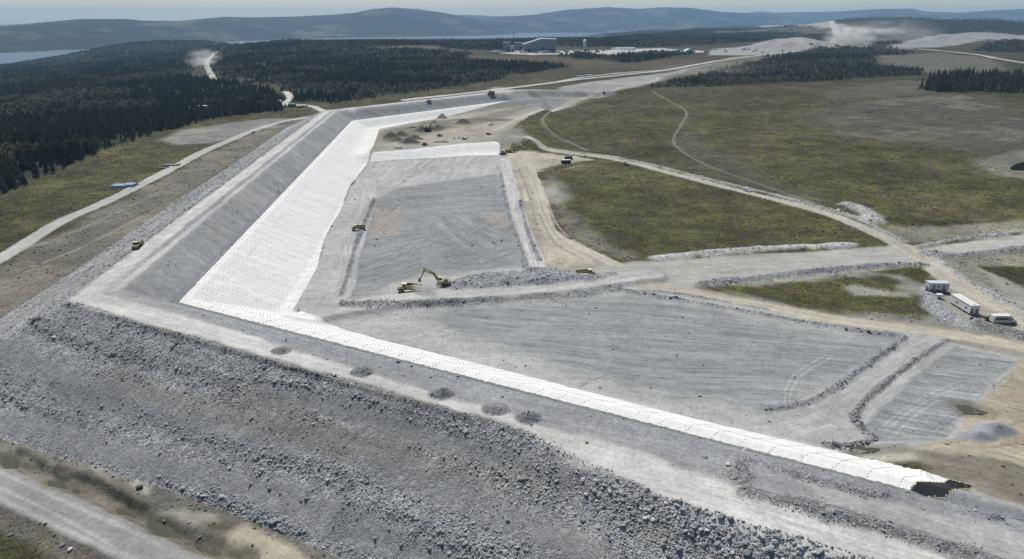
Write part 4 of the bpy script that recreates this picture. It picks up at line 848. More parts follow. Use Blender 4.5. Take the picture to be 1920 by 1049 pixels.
# ---- moor growth: low shrubs and pale dead wood
def shrub(seed):
    r = random.Random(seed); mb = MB()
    for k in range(22):
        a = r.uniform(0, 6.28); R = r.uniform(0, .5); c = Vector((R*math.cos(a), R*math.sin(a), r.uniform(.05, .42))); n = Vector((r.gauss(0, 1), r.gauss(0, 1), r.gauss(.8, 1))).normalized(); q = n.to_track_quat('Z', 'Y'); s_ = r.uniform(.12, .26)
        mb.add([c+q @ Vector((x*s_, y*s_, 0)) for x, y in ((-1, -.7), (.9, -.8), (.7, 1), (-.8, .7))], [(0, 1, 2, 3)])
    return mb
sh_p = [loose('shrub_shape', shrub(i), MSh) for i in range(3)]
MDead = simple('dead_wood', (.25, .235, .20), .9)
def sticks(seed):
    r = random.Random(seed); mb = MB()
    for k in range(5):
        a = r.uniform(0, 6.28); p = Vector((r.uniform(-.6, .6), r.uniform(-.6, .6), .1)); q = Vector((math.cos(a), math.sin(a), r.uniform(-.05, .35)))*r.uniform(.5, 1.6); mb.tube(p, p+q, .06, 4, .03)
    return mb
st_p = [loose('sticks_shape', sticks(i), MDead) for i in range(3)]
def moor():
    X, Y, r = polar(190000, 90, 1000, -.8, .78, 1.7); S = surface(X[:, None], Y[:, None]); g = S['grs'][:, 0]*(S['cls'][:, 0] == 0)*(1-S['tree'][:, 0]); z = S['z'][:, 0]
    g = np.where(S['rub'][:, 0] > .6, 0, g); cl = fbm(X, Y, 18, 3, 401)
    k = RNG.random(len(X)) < g*(.06+.4*ss(-.1, .5, cl)); s_ = (.25+.5*RNG.random(k.sum())**2+.0007*r[k])
    gn_stuff('heath', np.c_[X[k], Y[k], z[k]-.05], np.c_[s_*1.5, s_*1.5, s_*.6], np.c_[np.zeros((k.sum(), 2)), RNG.random(k.sum())*6.28], sh_p, 'low olive heath shrubs dotted over the moor', tint=RNG.random(k.sum()))
    k2 = (RNG.random(len(X)) < g*.07*(1+2*(S['stw'][:, 0] > .4)*(g > .1))) | ((RNG.random(len(X)) < .14) & (S['stw'][:, 0] > .4) & (g > .2))
    s_ = .35+.5*RNG.random(k2.sum())+.0007*r[k2]
    gn_stuff('deadwood', np.c_[X[k2], Y[k2], z[k2]+.05], np.c_[s_, s_, s_], np.c_[np.zeros((k2.sum(), 2)), RNG.random(k2.sum())*6.28], st_p, 'pale dead branches left lying on the cleared moor')
moor()
#@@NEXT
# ------------------------------------------------------------------ sandbag rows on the white liner
def sandbags():
    def bagmesh():
        mb = MB(); vs = []
        for k, (zz, q) in enumerate(((0, .82), (.12, 1), (.24, .78))):
            for i in range(10):
                a = 2*math.pi*i/10; c, s_ = math.cos(a), math.sin(a); vs.append((.42*q*math.copysign(abs(c)**.7, c), .25*q*math.copysign(abs(s_)**.7, s_), zz))
        vs.append((0, 0, .28)); fs = [(k*10+i, k*10+(i+1) % 10, (k+1)*10+(i+1) % 10, (k+1)*10+i) for k in range(2) for i in range(10)]+[(20+i, 20+(i+1) % 10, 30) for i in range(10)]
        return mb.add(vs, fs).mesh('sandbag', M['bag'], True)
    me = bagmesh(); pts = []
    for leg, (O, T, Nn, L0, L1, stp, sp) in enumerate(((A1, U, N1, 0, 232, 6.3, 1.1), (A1, V, N2, 0, V2L, 6.3, 1.6), (A2, W, N3, 0, W3L, 6.3, 2.4))):
        k = 1
        while k*stp+L0 < L1:
            a = k*stp+L0; j = 0
            while j < 60:
                dd = .4+j*sp+random.uniform(-.15, .15); aa = a+random.uniform(-.12, .12)+.25*math.sin(dd*.35+k)+(.36*dd if leg == 0 else 0); j += 1
                pts.append((O[0]+T[0]*aa+Nn[0]*dd, O[1]+T[1]*aa+Nn[1]*dd, math.atan2(Nn[1], Nn[0])+random.uniform(-.25, .25), leg))
            k += 1
        a = 1.0
        while a < (L1 if leg else 165) and leg < 2:      # row along the anchor edge
            if random.random() < .6:
                dd = (4.2 if leg == 0 else 1.2)+random.uniform(-.1, .1); pts.append((O[0]+T[0]*a+Nn[0]*dd, O[1]+T[1]*a+Nn[1]*dd, math.atan2(T[1], T[0]), leg)) if leg else None
            a += 2.2
    P = np.array(pts); S = surface(P[:, :1], P[:, 1:2]); ok = (S['lin'][:, 0] > .5) & (S['d'][:, 0] > .3)
    legs = S['leg'][:, 0] == P[:, 3]; ok &= legs; P = P[ok]; z = S['z'][:, 0][ok]; d0 = np.hypot(P[:, 0], P[:, 1]); od = np.argsort(d0)
    for i in od[:300]:
        o = bpy.data.objects.new('sandbag', me); COL.objects.link(o); o.location = (P[i, 0], P[i, 1], z[i]+.0); o.rotation_euler = (0, 0, P[i, 2]); o.scale = (.56, .48, .36)
        tag(o, 'small grey brown sandbag in a dotted row across the white liner', 'sandbag', 'sandbags holding down the white liner')
    q = od[300:]; src = bpy.data.objects.new('sandbag_shape', me)
    gn_stuff('sandbag_rows', np.c_[P[q, 0], P[q, 1], z[q]], np.ones((len(q), 3))*.55, np.c_[np.zeros((len(q), 2)), P[q, 2]], [src], 'farther rows of small sandbags on the white liner')
    # yellow bags edging the black sheet
    mb = bagmesh().copy(); mb.materials.clear(); mb.materials.append(M['yellowbag'])
    B = np.vstack([BLK_, BLK_[:1]])
    for seg, n in ((0, 7), (1, 13), (2, 11), (3, 8), (4, 8), (5, 6)):
        for j in range(n):
            p = B[seg]+(B[seg+1]-B[seg])*(j/n)+RNG.normal(0, .15, 2); o = bpy.data.objects.new('sandbag', mb); COL.objects.link(o); o.location = (p[0], p[1], land_z(*p)); o.rotation_euler = (0, 0, random.uniform(0, 3)); o.scale = (.55, .55, .5)
            tag(o, 'small yellowish sandbag on the rim of the black plastic sheet', 'sandbag', 'yellow sandbags round the black sheet')
sandbags()

# ------------------------------------------------------------------ puddles, and one flat near-black sheet
pm, pt_, pb = newmat('muddy_water'); pb.inputs['Base Color'].default_value = (.085, .080, .045, 1); pb.inputs['Roughness'].default_value = .12
def pond(P, z, mat, name='puddle'):
    n = len(P); V3 = []
    for i in range(n):
        for j in range(4):
            t = j/4; a, b, c, d_ = P[i-1], P[i], P[(i+1) % n], P[(i+2) % n]
            q = .5*((2*b)+(-a+c)*t+(2*a-5*b+4*c-d_)*t*t+(-a+3*b-3*c+d_)*t**3); V3.append((q[0], q[1], z))
    me = bpy.data.meshes.new(name); me.from_pydata(V3, [], [tuple(range(len(V3)))]); me.materials.append(mat); o = bpy.data.objects.new(name, me); COL.objects.link(o); o['kind'] = 'structure'; return o
for P, dz_ in PUD_:
    zs = [land_z(*p) for p in P]; C_ = P.mean(0); pond(C_+(P-C_)*1.18, float(np.percentile(zs, 35))-.02, pm)
pond(np.array([upt(1893,318), upt(1905,309), upt(1925,304), upt(1945,305), upt(1940,318), upt(1915,320)]), land_z(*upt(1912,314))+.45, simple('near_black_matte', (.008, .009, .010), .8, 0, .05))  # flat near-black matte sheet set just above the ground

# ------------------------------------------------------------------ machines and vehicles (front towards +x)
def wheel(parent, x, y, r, w_, rim=M['rimgrey']):
    t = MB().tube((x, y-w_/2, r), (x, y+w_/2, r), r, 16).build('wheel', M['tyre'], parent)
    sgn = 1 if y > 0 else -1
    MB().tube((x, y+sgn*(w_/2-.05), r), (x, y+sgn*(w_/2+.02), r), r*.52, 12).build('rim', rim, t); return t
def haul_truck(label, group=None, load=True):
    t = thing('dump_truck', label, 'dump truck', group); Y_ = M['yellow']
    MB().prism([(2.1, 1.0), (5.0, 1.0), (5.1, 1.5), (4.9, 2.15), (3.3, 2.45), (2.1, 2.45)], -1.1, 1.1).build('hood', Y_, t, bevel=.08)
    MB().box((4.98, 0, 1.45), (.12, 1.5, .7)).build('grille', M['steel'], t)
    c = MB().box((2.35, 0, 2.75), (1.7, 1.9, 1.5), taper=.9).build('cab', Y_, t, bevel=.08)
    MB().box((3.17, 0, 2.95), (.1, 1.5, .8), ry=-.05).build('windscreen', M['glass'], c); MB().box((2.4, .91, 2.95), (1.1, .1, .7)).box((2.4, -.91, 2.95), (1.1, .1, .7)).build('side_window', M['glass'], c)
    MB().box((2.35, 0, 3.52), (1.9, 2.0, .12)).build('cab_roof', M['cream'], c)
    MB().box((-.9, 0, 1.15), (6.6, 1.1, .5)).build('chassis', M['steel'], t)
    b = MB().prism([(1.35, 1.6), (1.55, 3.1), (1.0, 3.15), (-3.9, 2.75), (-4.9, 2.1), (-4.3, 1.55)], -1.55, -1.4).prism([(1.35, 1.6), (1.55, 3.1), (1.0, 3.15), (-3.9, 2.75), (-4.9, 2.1), (-4.3, 1.55)], 1.4, 1.55).box((-1.5, 0, 1.62), (5.8, 2.82, .18)).box((1.4, 0, 2.35), (.14, 2.82, 1.5)).box((-4.4, 0, 1.85), (.9, 2.8, .12), ry=.45).build('dump_body', Y_, t)
    if load:
        mb = MB(); r = random.Random(3); n = 9; vs = []
        for i in range(n):
            for j in range(6): vs.append((1.2-5.2*i/(n-1), -1.35+2.7*j/5, 1.75+(.95-.0*i)*math.sin(math.pi*(i+.3)/n)*math.sin(math.pi*(j+.4)/6)+r.uniform(-.1, .15)))
        mb.add(vs, [(i*6+j, (i+1)*6+j, (i+1)*6+j+1, i*6+j+1) for i in range(n-1) for j in range(5)]).build('rock_load', MBo, t)
    for x in (3.6, -1.5, -3.2):
        for y in (-1.25, 1.25): wheel(t, x, y, .85, .65)
    MB().box((4.2, 1.35, 2.55), (.5, .12, .08)).box((3.6, 1.35, 2.0), (1.6, .5, .1)).box((3.6, -1.35, 2.0), (1.6, .5, .1)).build('mudguard', Y_, t)
    return t
def crawler(parent, L=4.2, g=1.15, w_=.62, h=.95):
    for s in (-1, 1):
        pr = [(-L/2+.25, .0), (L/2-.25, 0), (L/2, .3), (L/2, h-.28), (L/2-.3, h), (-L/2+.3, h), (-L/2, h-.28), (-L/2, .3)]
        tr = MB().prism(pr, s*g-w_/2, s*g+w_/2).build('track', M['steel'], parent)
        mb = MB()
        for k in range(5): x = -L/2+.5+k*(L-1)/4; mb.tube((x, s*(g+w_/2), .42), (x, s*(g+w_/2+.06), .42), .26, 10)
        mb.build('roller', M['yellow'], tr)
def excavator(label, boom=((.9, 1.9), (3.3, 5.3), (7.1, 6.2)), stick_end=(8.6, 2.8), group=None, mat=None, bucketang=.4):
    t = thing('excavator', label, 'excavator', group); Y_ = mat or M['yellow']; crawler(t, 4.8, 1.3, .7, 1.05)
    MB().tube((0, 0, 1.0), (0, 0, 1.35), 1.0, 16).build('turntable', M['steel'], t)
    MB().box((-.7, .35, 1.85), (4.2, 2.1, 1.0)).box((-.7, -1.05, 1.75), (4.2, .7, .8)).build('body', Y_, t, bevel=.08)
    MB().prism([(-2.6, 1.35), (-3.5, 1.5), (-3.6, 2.35), (-2.6, 2.5)], -1.45, 1.45).build('counterweight', Y_, t, bevel=.08)
    MB().box((-1.7, .3, 2.55), (1.7, 1.7, .45)).tube((-1.3, .8, 2.7), (-1.3, .8, 3.3), .1).build('engine_cover', M['steel'], t)
    c = MB().prism([(.15, 1.35), (1.75, 1.35), (1.7, 2.3), (1.35, 3.15), (.15, 3.15)], -1.45, -.5).build('cab', Y_, t)
    MB().prism([(.35, 2.1), (1.55, 2.1), (1.25, 2.95), (.35, 2.95)], -1.47, -1.44).prism([(.35, 2.1), (1.55, 2.1), (1.25, 2.95), (.35, 2.95)], -.51, -.47).box((1.62, -.97, 2.5), (.1, .75, .9), ry=-.35).build('window', M['glass'], c)
    MB().box((.75, -.97, 3.2), (1.4, 1.0, .09)).build('cab_roof', M['cream'], c)
    (x0, z0), (x1, z1), (x2, z2) = boom; mb = MB()
    def arm(a, b, h0, h1, w0):
        a, b = Vector((a[0], 0, a[1])), Vector((b[0], 0, b[1])); d = (b-a).normalized(); n = Vector((-d.z, 0, d.x)); mb.prism([((a-n*h0/2).x, (a-n*h0/2).z), ((b-n*h1/2).x, (b-n*h1/2).z), ((b+n*h1/2).x, (b+n*h1/2).z), ((a+n*h0/2).x, (a+n*h0/2).z)], -w0/2, w0/2)
    arm((x0, z0), (x1, z1), .6, .95, .55); arm((x1-.2, z1-.1), (x2, z2), .95, .45, .5); mb.build('boom', Y_, t)
    mb = MB(); ux, uz = stick_end[0]-x2, stick_end[1]-z2; ln = math.hypot(ux, uz); ux /= ln; uz /= ln; arm((x2-ux*1.0, z2-uz*1.0), stick_end, .75, .38, .4); mb.build('stick', Y_, t)
    MB().tube((x0+.9, .35, z0+.2), (x1, .35, z1-.3), .13).tube((x0+.9, -.35, z0+.2), (x1, -.35, z1-.3), .13).tube((x1+.3, 0, z1+.65), (x2-ux*.9, 0, z2-uz*.9+.1), .14).build('hydraulic_ram', M['steel'], t)
    sx, sz = stick_end; a = bucketang; pr = [(0, .15), (.5, .1), (.75, -.6), (.45, -1.25), (-.35, -1.45), (-.95, -1.1), (-.4, -.9), (0, -.5)]
    MB().prism([(sx+p[0]*math.cos(a)-p[1]*math.sin(a), sz+p[0]*math.sin(a)+p[1]*math.cos(a)) for p in pr], -.7, .7).build('bucket', M['steel'], t)
    return t
def bulldozer(label, group=None):
    t = thing('bulldozer', label, 'bulldozer', group); crawler(t, 3.9, 1.0, .6, 1.0)
    MB().box((-.2, 0, 1.15), (3.6, 1.4, .9)).prism([(.3, 1.5), (2.1, 1.4), (2.1, 2.1), (.3, 2.3)], -.6, .6).build('body', M['yellow'], t, bevel=.06)
    c = MB().box((-.6, 0, 2.35), (1.5, 1.5, 1.3), taper=.88).build('cab', M['yellow'], t); MB().box((.13, 0, 2.5), (.08, 1.2, .8)).box((-.6, .7, 2.5), (1.0, .08, .7)).box((-.6, -.7, 2.5), (1.0, .08, .7)).box((-1.32, 0, 2.5), (.08, 1.1, .7)).build('window', M['glass'], c)
    MB().box((-.6, 0, 3.06), (1.8, 1.8, .12)).build('cab_roof', M['cream'], c); MB().tube((1.4, .3, 2.1), (1.4, .3, 3.0), .09).build('exhaust', M['steel'], t)
    MB().prism([(2.75, .1), (2.95, .2), (2.8, .8), (3.0, 1.45), (2.85, 1.45), (2.62, .8)], -1.85, 1.85).box((2.0, 1.3, .5), (1.7, .2, .3)).box((2.0, -1.3, .5), (1.7, .2, .3)).build('blade', M['yellow'], t)
    MB().prism([(-2.1, .9), (-2.9, .9), (-3.1, .1), (-2.9, .15), (-2.7, .7), (-2.1, .7)], -.4, .4).build('ripper', M['steel'], t)
    return t
def pickup(label, mat, group=None, name='pickup_truck', cat='pickup truck'):
    t = thing(name, label, cat, group)
    MB().prism([(-2.7, .45), (2.75, .45), (2.8, .95), (2.6, 1.12), (1.3, 1.2), (-2.7, 1.18)], -.95, .95).build('body', mat, t, bevel=.06)
    c = MB().prism([(1.35, 1.18), (.65, 1.85), (-.75, 1.88), (-1.1, 1.18)], -.82, .82).build('cab', mat, t, bevel=.05)
    MB().prism([(1.27, 1.22), (.72, 1.76), (-.68, 1.78), (-.95, 1.22)], -.84, -.8).prism([(1.27, 1.22), (.72, 1.76), (-.68, 1.78), (-.95, 1.22)], .8, .84).box((1.06, 0, 1.5), (.04, 1.4, .7), ry=-.82+0).build('window', M['glass'], c)
    MB().box((-1.9, 0, 1.19), (1.45, 1.6, .03)).build('cargo_bed', M['steel'], t)
    for x in (1.75, -1.75):
        for y in (-.82, .82): wheel(t, x, y, .38, .26, M['silver'])
    return t
def bus(label):
    t = thing('shuttle_bus', label, 'bus'); W_ = M['cream']
    MB().prism([(-4.2, .55), (2.2, .55), (2.2, 2.2), (2.0, 2.95), (1.7, 3.1), (-4.0, 3.1), (-4.2, 2.9)], -1.15, 1.15).build('body', W_, t, bevel=.12)
    MB().prism([(2.2, .5), (4.0, .5), (4.05, 1.2), (3.8, 1.45), (3.0, 1.6), (2.45, 2.4), (2.2, 2.45)], -1.0, 1.0).build('hood', M['white'], t, bevel=.08)
    MB().prism([(2.95, 1.64), (2.5, 2.32), (2.55, 2.36), (3.02, 1.68)], -.9, .9).build('windscreen', M['glass'], t)
    for y in (-1.17, 1.17): MB().box((-1.3, y, 2.05), (4.6, .04, .95)).build('window_band', M['glass'], t, bevel=.01)
    d = MB().box((1.62, -1.17, 1.6), (.85, .05, 2.0)).build('door', M['white'], t); MB().box((1.62, -1.2, 1.85), (.55, .03, 1.3)).build('pane', M['glass'], d)
    MB().box((-1.1, 0, 3.13), (5.6, 2.1, .07)).build('roof', M['white'], t, bevel=.02)
    MB().box((4.06, 0, .95), (.06, 1.0, .4)).build('grille', M['steel'], t); MB().box((4.1, 0, .55), (.14, 2.0, .22)).build('bumper', M['steel'], t)
    for x in (3.1, -2.7):
        for y in (-.98, .98): wheel(t, x, y, .45, .3, M['silver'])
    for y in (-1.25, 1.25): MB().box((2.75, y, 1.9), (.12, .2, .4)).build('mirror', M['black'], t)
    return t

m = excavator('large yellow excavator raising its boom over the dump truck beside the rock pile'); put(m, 829, 536, 176)
m = haul_truck('grey and yellow dump truck being loaded under the raised excavator boom'); put(m, 770, 547, 183)
m = haul_truck('yellow dump truck driving along the haul road right of the rock pile', load=False); put(m, 1097, 518, 3, s=.84)
m = haul_truck('yellow dump truck on the ramp between the white liner and the upper pad', load=False); put(m, 673, 431, 190, s=.72)
m = haul_truck('yellow dump truck coming down the crest road beside the dark rock edge', load=False); put(m, 259, 464, math.degrees(math.atan2(-V[1], -V[0]))+8, s=.8)
m = haul_truck('dark dump truck raising dust on the far crest road', load=False); put(m, 921, 176, math.degrees(math.atan2(-W[1], -W[0])), s=1.05)
m = pickup('silver pickup truck on the far crest road left of the dusty truck', M['silver']); put(m, 804, 191.5, math.degrees(math.atan2(-W[1], -W[0])), s=1.1)
m = pickup('white pickup truck trailing dust on the access road by the woods', M['white']); put(m, 475, 249, heading((480,246), (440,262)))
m = pickup('dark grey pickup truck on the stony track near the two dark containers', M['silver']); put(m, 1173, 309, heading((1150,300), (1190,309)), s=1.05)
m = pickup('white pickup truck where the stony track passes the moor edge', M['white']); put(m, 1400, 359, heading((1380,355), (1420,366)))
m = pickup('white pickup truck on the far road beyond the blue pipes', M['white']); put(m, 1192, 141.5, heading((1180,142), (1210,138)), s=1.2)
m = pickup('white pickup truck on the narrow tan track below the far works', M['white']); put(m, 1132, 174, heading((1110,178), (1150,168)), s=1.2)
m = pickup('white pickup truck on the bare soil right of the excavation', M['white']); put(m, 920, 235, 215)
p0 = pickup('white pickup truck, first from the left in the row of four', M['white'], 'row of white pickups parked on the excavation floor'); put(p0, 851, 260, -80)
for x, y, w_ in ((859.5, 259.5, 'second'), (867.5, 258.5, 'third'), (876.5, 258, 'last')):
    q = copy_thing(p0, 'white pickup truck, %s from the left in the row of four' % w_); put(q, x, y, -80)
m = excavator('yellow excavator digging at the dark spoil heaps in the excavation', boom=((.9, 1.9), (2.8, 5.0), (5.6, 6.6)), stick_end=(6.6, 2.6)); put(m, 803, 243, 15, s=1.1)
m = excavator('dark yellow excavator with raised arm at the right end of the cross liner', boom=((.9, 1.9), (2.2, 5.0), (3.9, 6.8)), stick_end=(5.2, 3.0)); put(m, 954, 281, 25, s=.95)
m = bulldozer('dark green yellow bulldozer parked below the right end of the cross liner'); put(m, 943, 290.5, 5, s=1.15)
m = bulldozer('small yellow bulldozer on the gravel strip left of the four pickups'); put(m, 824, 256, -20, s=.8)
m = bulldozer('bulldozer beside the rocks at the top edge of the cross liner'); put(m, 796, 273, 15, s=.9)
m = haul_truck('small dump truck on soil right of the four pickups', load=False); put(m, 916, 253, -40, s=.55)
m = haul_truck('small dump truck just behind the bulldozer at the cross liner', load=False); put(m, 966, 284, 10, s=.5)
m = pickup('black off-road car just below the four parked pickups', M['black'], name='parked_car', cat='car'); put(m, 871, 262.5, 0, s=.8)
# cars on the road through the left woods
m = pickup('black off-road car driving down the dusty road through the woods', M['black'], name='parked_car', cat='car'); put(m, 392.5, 139, -80, s=1.25)
m = pickup('white pickup truck following the black car on the woodland road', M['white']); put(m, 388.5, 129, -80, s=1.2)
m = pickup('grey pickup truck highest up the dusty woodland road', M['silver']); put(m, 388, 124.5, -80, s=1.2)
m = haul_truck('dump truck in front of the big dust cloud at the quarry', load=False); put(m, 1521, 84, 160, s=1.5)
m = bulldozer('bulldozer on the pale ground right of the quarry dump truck'); put(m, 1539, 83, 160, s=1.4)

m = bus('cream and white shuttle bus parked on the tan track in the lower right'); put(m, 1880, 606, -1, s=1.0)
# site cabins
def cabin(label, L, Wd, Hh, wallm, trimm, roofm, doors, windows, end_items=(), name='site_office'):
    t = thing(name, label, 'trailer'); f = .55
    w0 = MB().box((0, 0, f+Hh/2), (L, Wd, Hh)).build('wall', wallm, t)
    mb = MB()
    for k in range(1, int(L/1.2)): 
        for y in (-Wd/2-.012, Wd/2+.012): mb.box((-L/2+k*1.2, y, f+Hh/2), (.05, .03, Hh-.1))
    mb.build('siding_rib', wallm, w0)
    MB().box((0, 0, f+Hh+.09), (L+.25, Wd+.25, .14)).build('roof', roofm, t, bevel=.03); MB().box((0, 0, f+Hh-.1), (L+.06, Wd+.06, .22)).build('roof_trim', trimm, t)
    for x in doors:
        d = MB().box((x, -Wd/2-.04, f+1.03), (.9, .08, 2.0)).build('door', M['door'], t); MB().box((x+.35, -Wd/2-.1, f+1.0), (.06, .06, .12)).build('handle', M['steel'], d)
        MB().box((x, -Wd/2-.6, f-.06), (1.2, 1.1, .08)).box((x, -Wd/2-1.3, f-.28), (1.2, .35, .06)).box((x-.55, -Wd/2-1.0, f+.35), (.06, .06, .9)).box((x+.55, -Wd/2-1.0, f+.35), (.06, .06, .9)).build('step', M['wood'], t)
    for x in windows:
        q = MB().box((x, -Wd/2-.03, f+1.5), (1.0, .06, .75)).build('window', M['white'], t); MB().box((x, -Wd/2-.06, f+1.5), (.86, .03, .61)).build('pane', M['glass'], q)
    for y in end_items:
        MB().box((L/2+.04, y, f+.95), (.08, .8, 1.7)).build('end_door', M['door'], t)
    mb = MB()
    for x in (-L*.42, -L*.14, L*.14, L*.42):
        for y in (-Wd*.42, Wd*.42): mb.box((x, y, f/2-.15), (.35, .35, f+.25))
    mb.build('footing', M['concrete'], t); MB().box((0, 0, f-.08), (L-.1, Wd-.3, .14)).build('floor_frame', M['steel'], t)
    return t
m = cabin('grey white site office trailer with blue roof trim and steps below two doors', 7.6, 3.0, 2.7, M['wall'], M['btrim'], M['wall'], (-1.9, 2.0), (-.1,)); put(m, 1755, 544, -3, dz=.1)
MB().box((-3.9, -.2, 1.3), (.5, 1.0, 1.1)).build('air_conditioner', M['door'], m); MB().box((-4.1, 0, .9), (.8, 1.2, .1)).build('end_landing', M['wood'], m)
hb = heading((1780, 572), (1809, 589.5))
m = cabin('long white site office trailer with yellow roof trim', 11.2, 3.5, 2.9, M['white'], M['ytrim'], M['roof'], (), (-1.6, 3.4), (-1.0, .9)); put(m, 1806, 579, hb, dz=.1)
MB().box((5.9, .1, .3), (.5, 3.0, .5)).build('end_step', M['wood'], m); MB().box((4.8, 0, 3.75), (.5, .4, .3)).build('roof_vent', M['cream'], m)
t = thing('utility_trailer', 'small white enclosed trailer parked between the two site offices', 'trailer'); MB().box((0, 0, 1.15), (2.3, 1.5, 1.0)).build('box_body', M['white'], t, bevel=.06); MB().box((-1.15, 0, 1.0), (.04, 1.2, .8)).build('rear_door', M['silver'], t); MB().tube((1.1, 0, .5), (2.2, 0, .45), .06).build('tow_bar', M['steel'], t)
for y in (-.8, .8): wheel(t, 0, y, .35, .22, M['silver'])
put(t, 1760, 559, 0)
t = thing('compressor_trailer', 'dark cluttered compressor trailer right behind the shuttle bus', 'equipment'); MB().box((0, 0, 1.0), (2.4, 1.5, .9), taper=.9).build('engine_housing', M['steel'], t, bevel=.06); MB().tube((-1.1, 0, .6), (-3.4, 0, .9), .07).tube((-3.0, .1, .9), (-3.5, .1, 2.4), .05).build('tow_bar', M['wood'], t); MB().tube((1.0, .3, 1.5), (1.0, .3, 2.1), .08).build('exhaust', M['steel'], t); MB().tube((-.3, -.7, 1.6), (.7, -.7, 1.6), .28).build('air_tank', M['rimgrey'], t)
for y in (-.8, .8): wheel(t, .2, y, .42, .25)
put(t, 1851, 601, 5)
t = thing('drum', 'black steel drum standing below the end of the long white office', 'drum'); MB().tube((0, 0, 0), (0, 0, 1.15), .5, 16).build('barrel', M['black'], t, True); MB().tube((0, 0, .38), (0, 0, .42), .53, 16).tube((0, 0, .78), (0, 0, .82), .53, 16).tube((0, 0, 1.13), (0, 0, 1.17), .53, 16).build('rib', M['steel'], t); put(t, 1821, 601, 0)
# containers
def container(label, L, Wd, Hh, mat, roofm, name='container', group=None):
    t = thing(name, label, 'container', group); MB().box((0, 0, Hh/2+.1), (L, Wd, Hh)).build('shell', mat, t); mb = MB()
    for k in range(int(L/.5)):
        for y in (-Wd/2-.02, Wd/2+.02): mb.box((-L/2+.25+k*.5, y, Hh/2+.1), (.16, .05, Hh-.25))
    mb.build('corrugation', mat, t); MB().box((0, 0, Hh+.16), (L+.05, Wd+.05, .1)).build('roof', roofm, t); MB().box((L/2+.03, .5, Hh/2+.1), (.05, .9, Hh-.3)).box((L/2+.03, -.5, Hh/2+.1), (.05, .9, Hh-.3)).build('door', mat, t); return t
m = container('dark blue grey container with pale roof at the moor edge', 6.9, 2.6, 2.4, M['dark'], M['white']); put(m, 1061, 306.5, 6)
m = container('dull brown container right behind the blue grey one', 5.4, 2.4, 2.3, M['brown'], M['brown']); put(m, 1066, 299.5, 5)

# pipes: every pipe its own thing
def pipe_pile(px, py, deg, n, L, r, mat, lab, grp, layers=1):
    base = spot(px, py); a = math.radians(deg); k = 0
    mb = MB().tube((-L/2, 0, 0), (L/2, 0, 0), r, 12, cap=False).tube((-L/2, 0, 0), (L/2, 0, 0), r*.86, 12, cap=False); me = mb.mesh('pipe', mat, True)
    for ly in range(layers):
        for i in range(n-ly):
            o = bpy.data.objects.new('pipe', me); COL.objects.link(o); y = (i-(n-1-ly)/2)*r*2.08
            x = random.uniform(-.4, .4); o.location = base+Vector((x*math.cos(a)-y*math.sin(a), x*math.sin(a)+y*math.cos(a), r+ly*r*1.78)); o.rotation_euler = (0, 0, a+random.uniform(-.01, .01)); tag(o, lab, 'pipe', grp)
pipe_pile(227, 351, 3, 8, 9.5, .42, M['bluepipe'], 'pale blue pipe in the left stack beside the access road', 'blue pipes, left stack by the access road', 2)
pipe_pile(245, 349, 3, 8, 6.0, .42, M['bluepipe'], 'pale blue pipe in the right stack beside the access road', 'blue pipes, right stack by the access road', 2)
pipe_pile(307, 316, 2, 3, 7.5, .4, M['greypipe'], 'dark grey pipe lying nearest on the stony patch', 'dark pipes on the stony patch', 1)
pipe_pile(322, 310.5, 6, 6, 11, .4, M['greypipe'], 'dark grey pipe in the long stack at the bend of the access road', 'dark pipes at the road bend', 1)
pipe_pile(1086, 144.5, 20, 4, 16, .9, M['bluepipe'], 'blue pipe in the left heap beside the far road', 'blue pipes left by the far road')
pipe_pile(1103, 142.5, 20, 4, 16, .9, M['bluepipe'], 'blue pipe in the right heap beside the far road', 'blue pipes right by the far road')
pipe_pile(827, 267, 3, 2, 11, .4, M['greypipe'], 'long dark pipe on the ground above the cross liner', 'dark pipes above the cross liner')
pipe_pile(774, 239.5, 3, 2, 6, .5, M['greypipe'], 'short dark pipe beside the spoil heaps', 'dark pipes beside the spoil heaps')
# roll of geotextile
t = MB().tube((-3, 0, .6), (3, 0, .6), .6, 14).build('fabric_roll', M['white'], None, True); tag(t, 'white roll of geotextile on the soil left of the cross liner', 'fabric roll'); put(t, 747, 278.5, 5)
# stakes and pale blocks on the crest
sk = MB().box((0, 0, .55), (.09, .09, 1.3)).build('survey_stake', M['orange']); lbs = ['nearest', 'middle', 'farthest']
for i, (x, y) in enumerate(((1368, 900), (1380, 884), (1396.5, 867))):
    o = sk if i == 0 else sk.copy()
    if i: COL.objects.link(o)
    o.rotation_euler = (.06*i, .05, .3*i); p = up(x, y, 8); o.location = (p[0], p[1], land_z(*p)); tag(o, 'orange survey stake on the crest, %s of the three' % lbs[i], 'stake', 'survey stakes on the crest')
for i, (x, y, lab) in enumerate(((1365, 870, 'angular white boulder alone on the crest near the survey stakes'), (1396, 844, 'pale boulder beside the anchor edge of the white liner'), (132, 1030, 'pale boulder below the gravel road in the lower left'))):
    o = bpy.data.objects.new('boulder', rock_obj(60+i, 2, MPale)); COL.objects.link(o); put(o, x, y, 30*i, .25, 1.15 if i < 2 else 1.3); o.scale.z *= .75; tag(o, lab, 'boulder')
o = bpy.data.objects.new('boulder', rock_obj(70, 2, M['dark'])); COL.objects.link(o); put(o, 261, 914, 20, .4, 1.9); tag(o, 'black boulder on the pale dirt under the rock slope in the lower left', 'boulder')
bl = [rock_obj(80+i, 2, MBo) for i in range(5)]
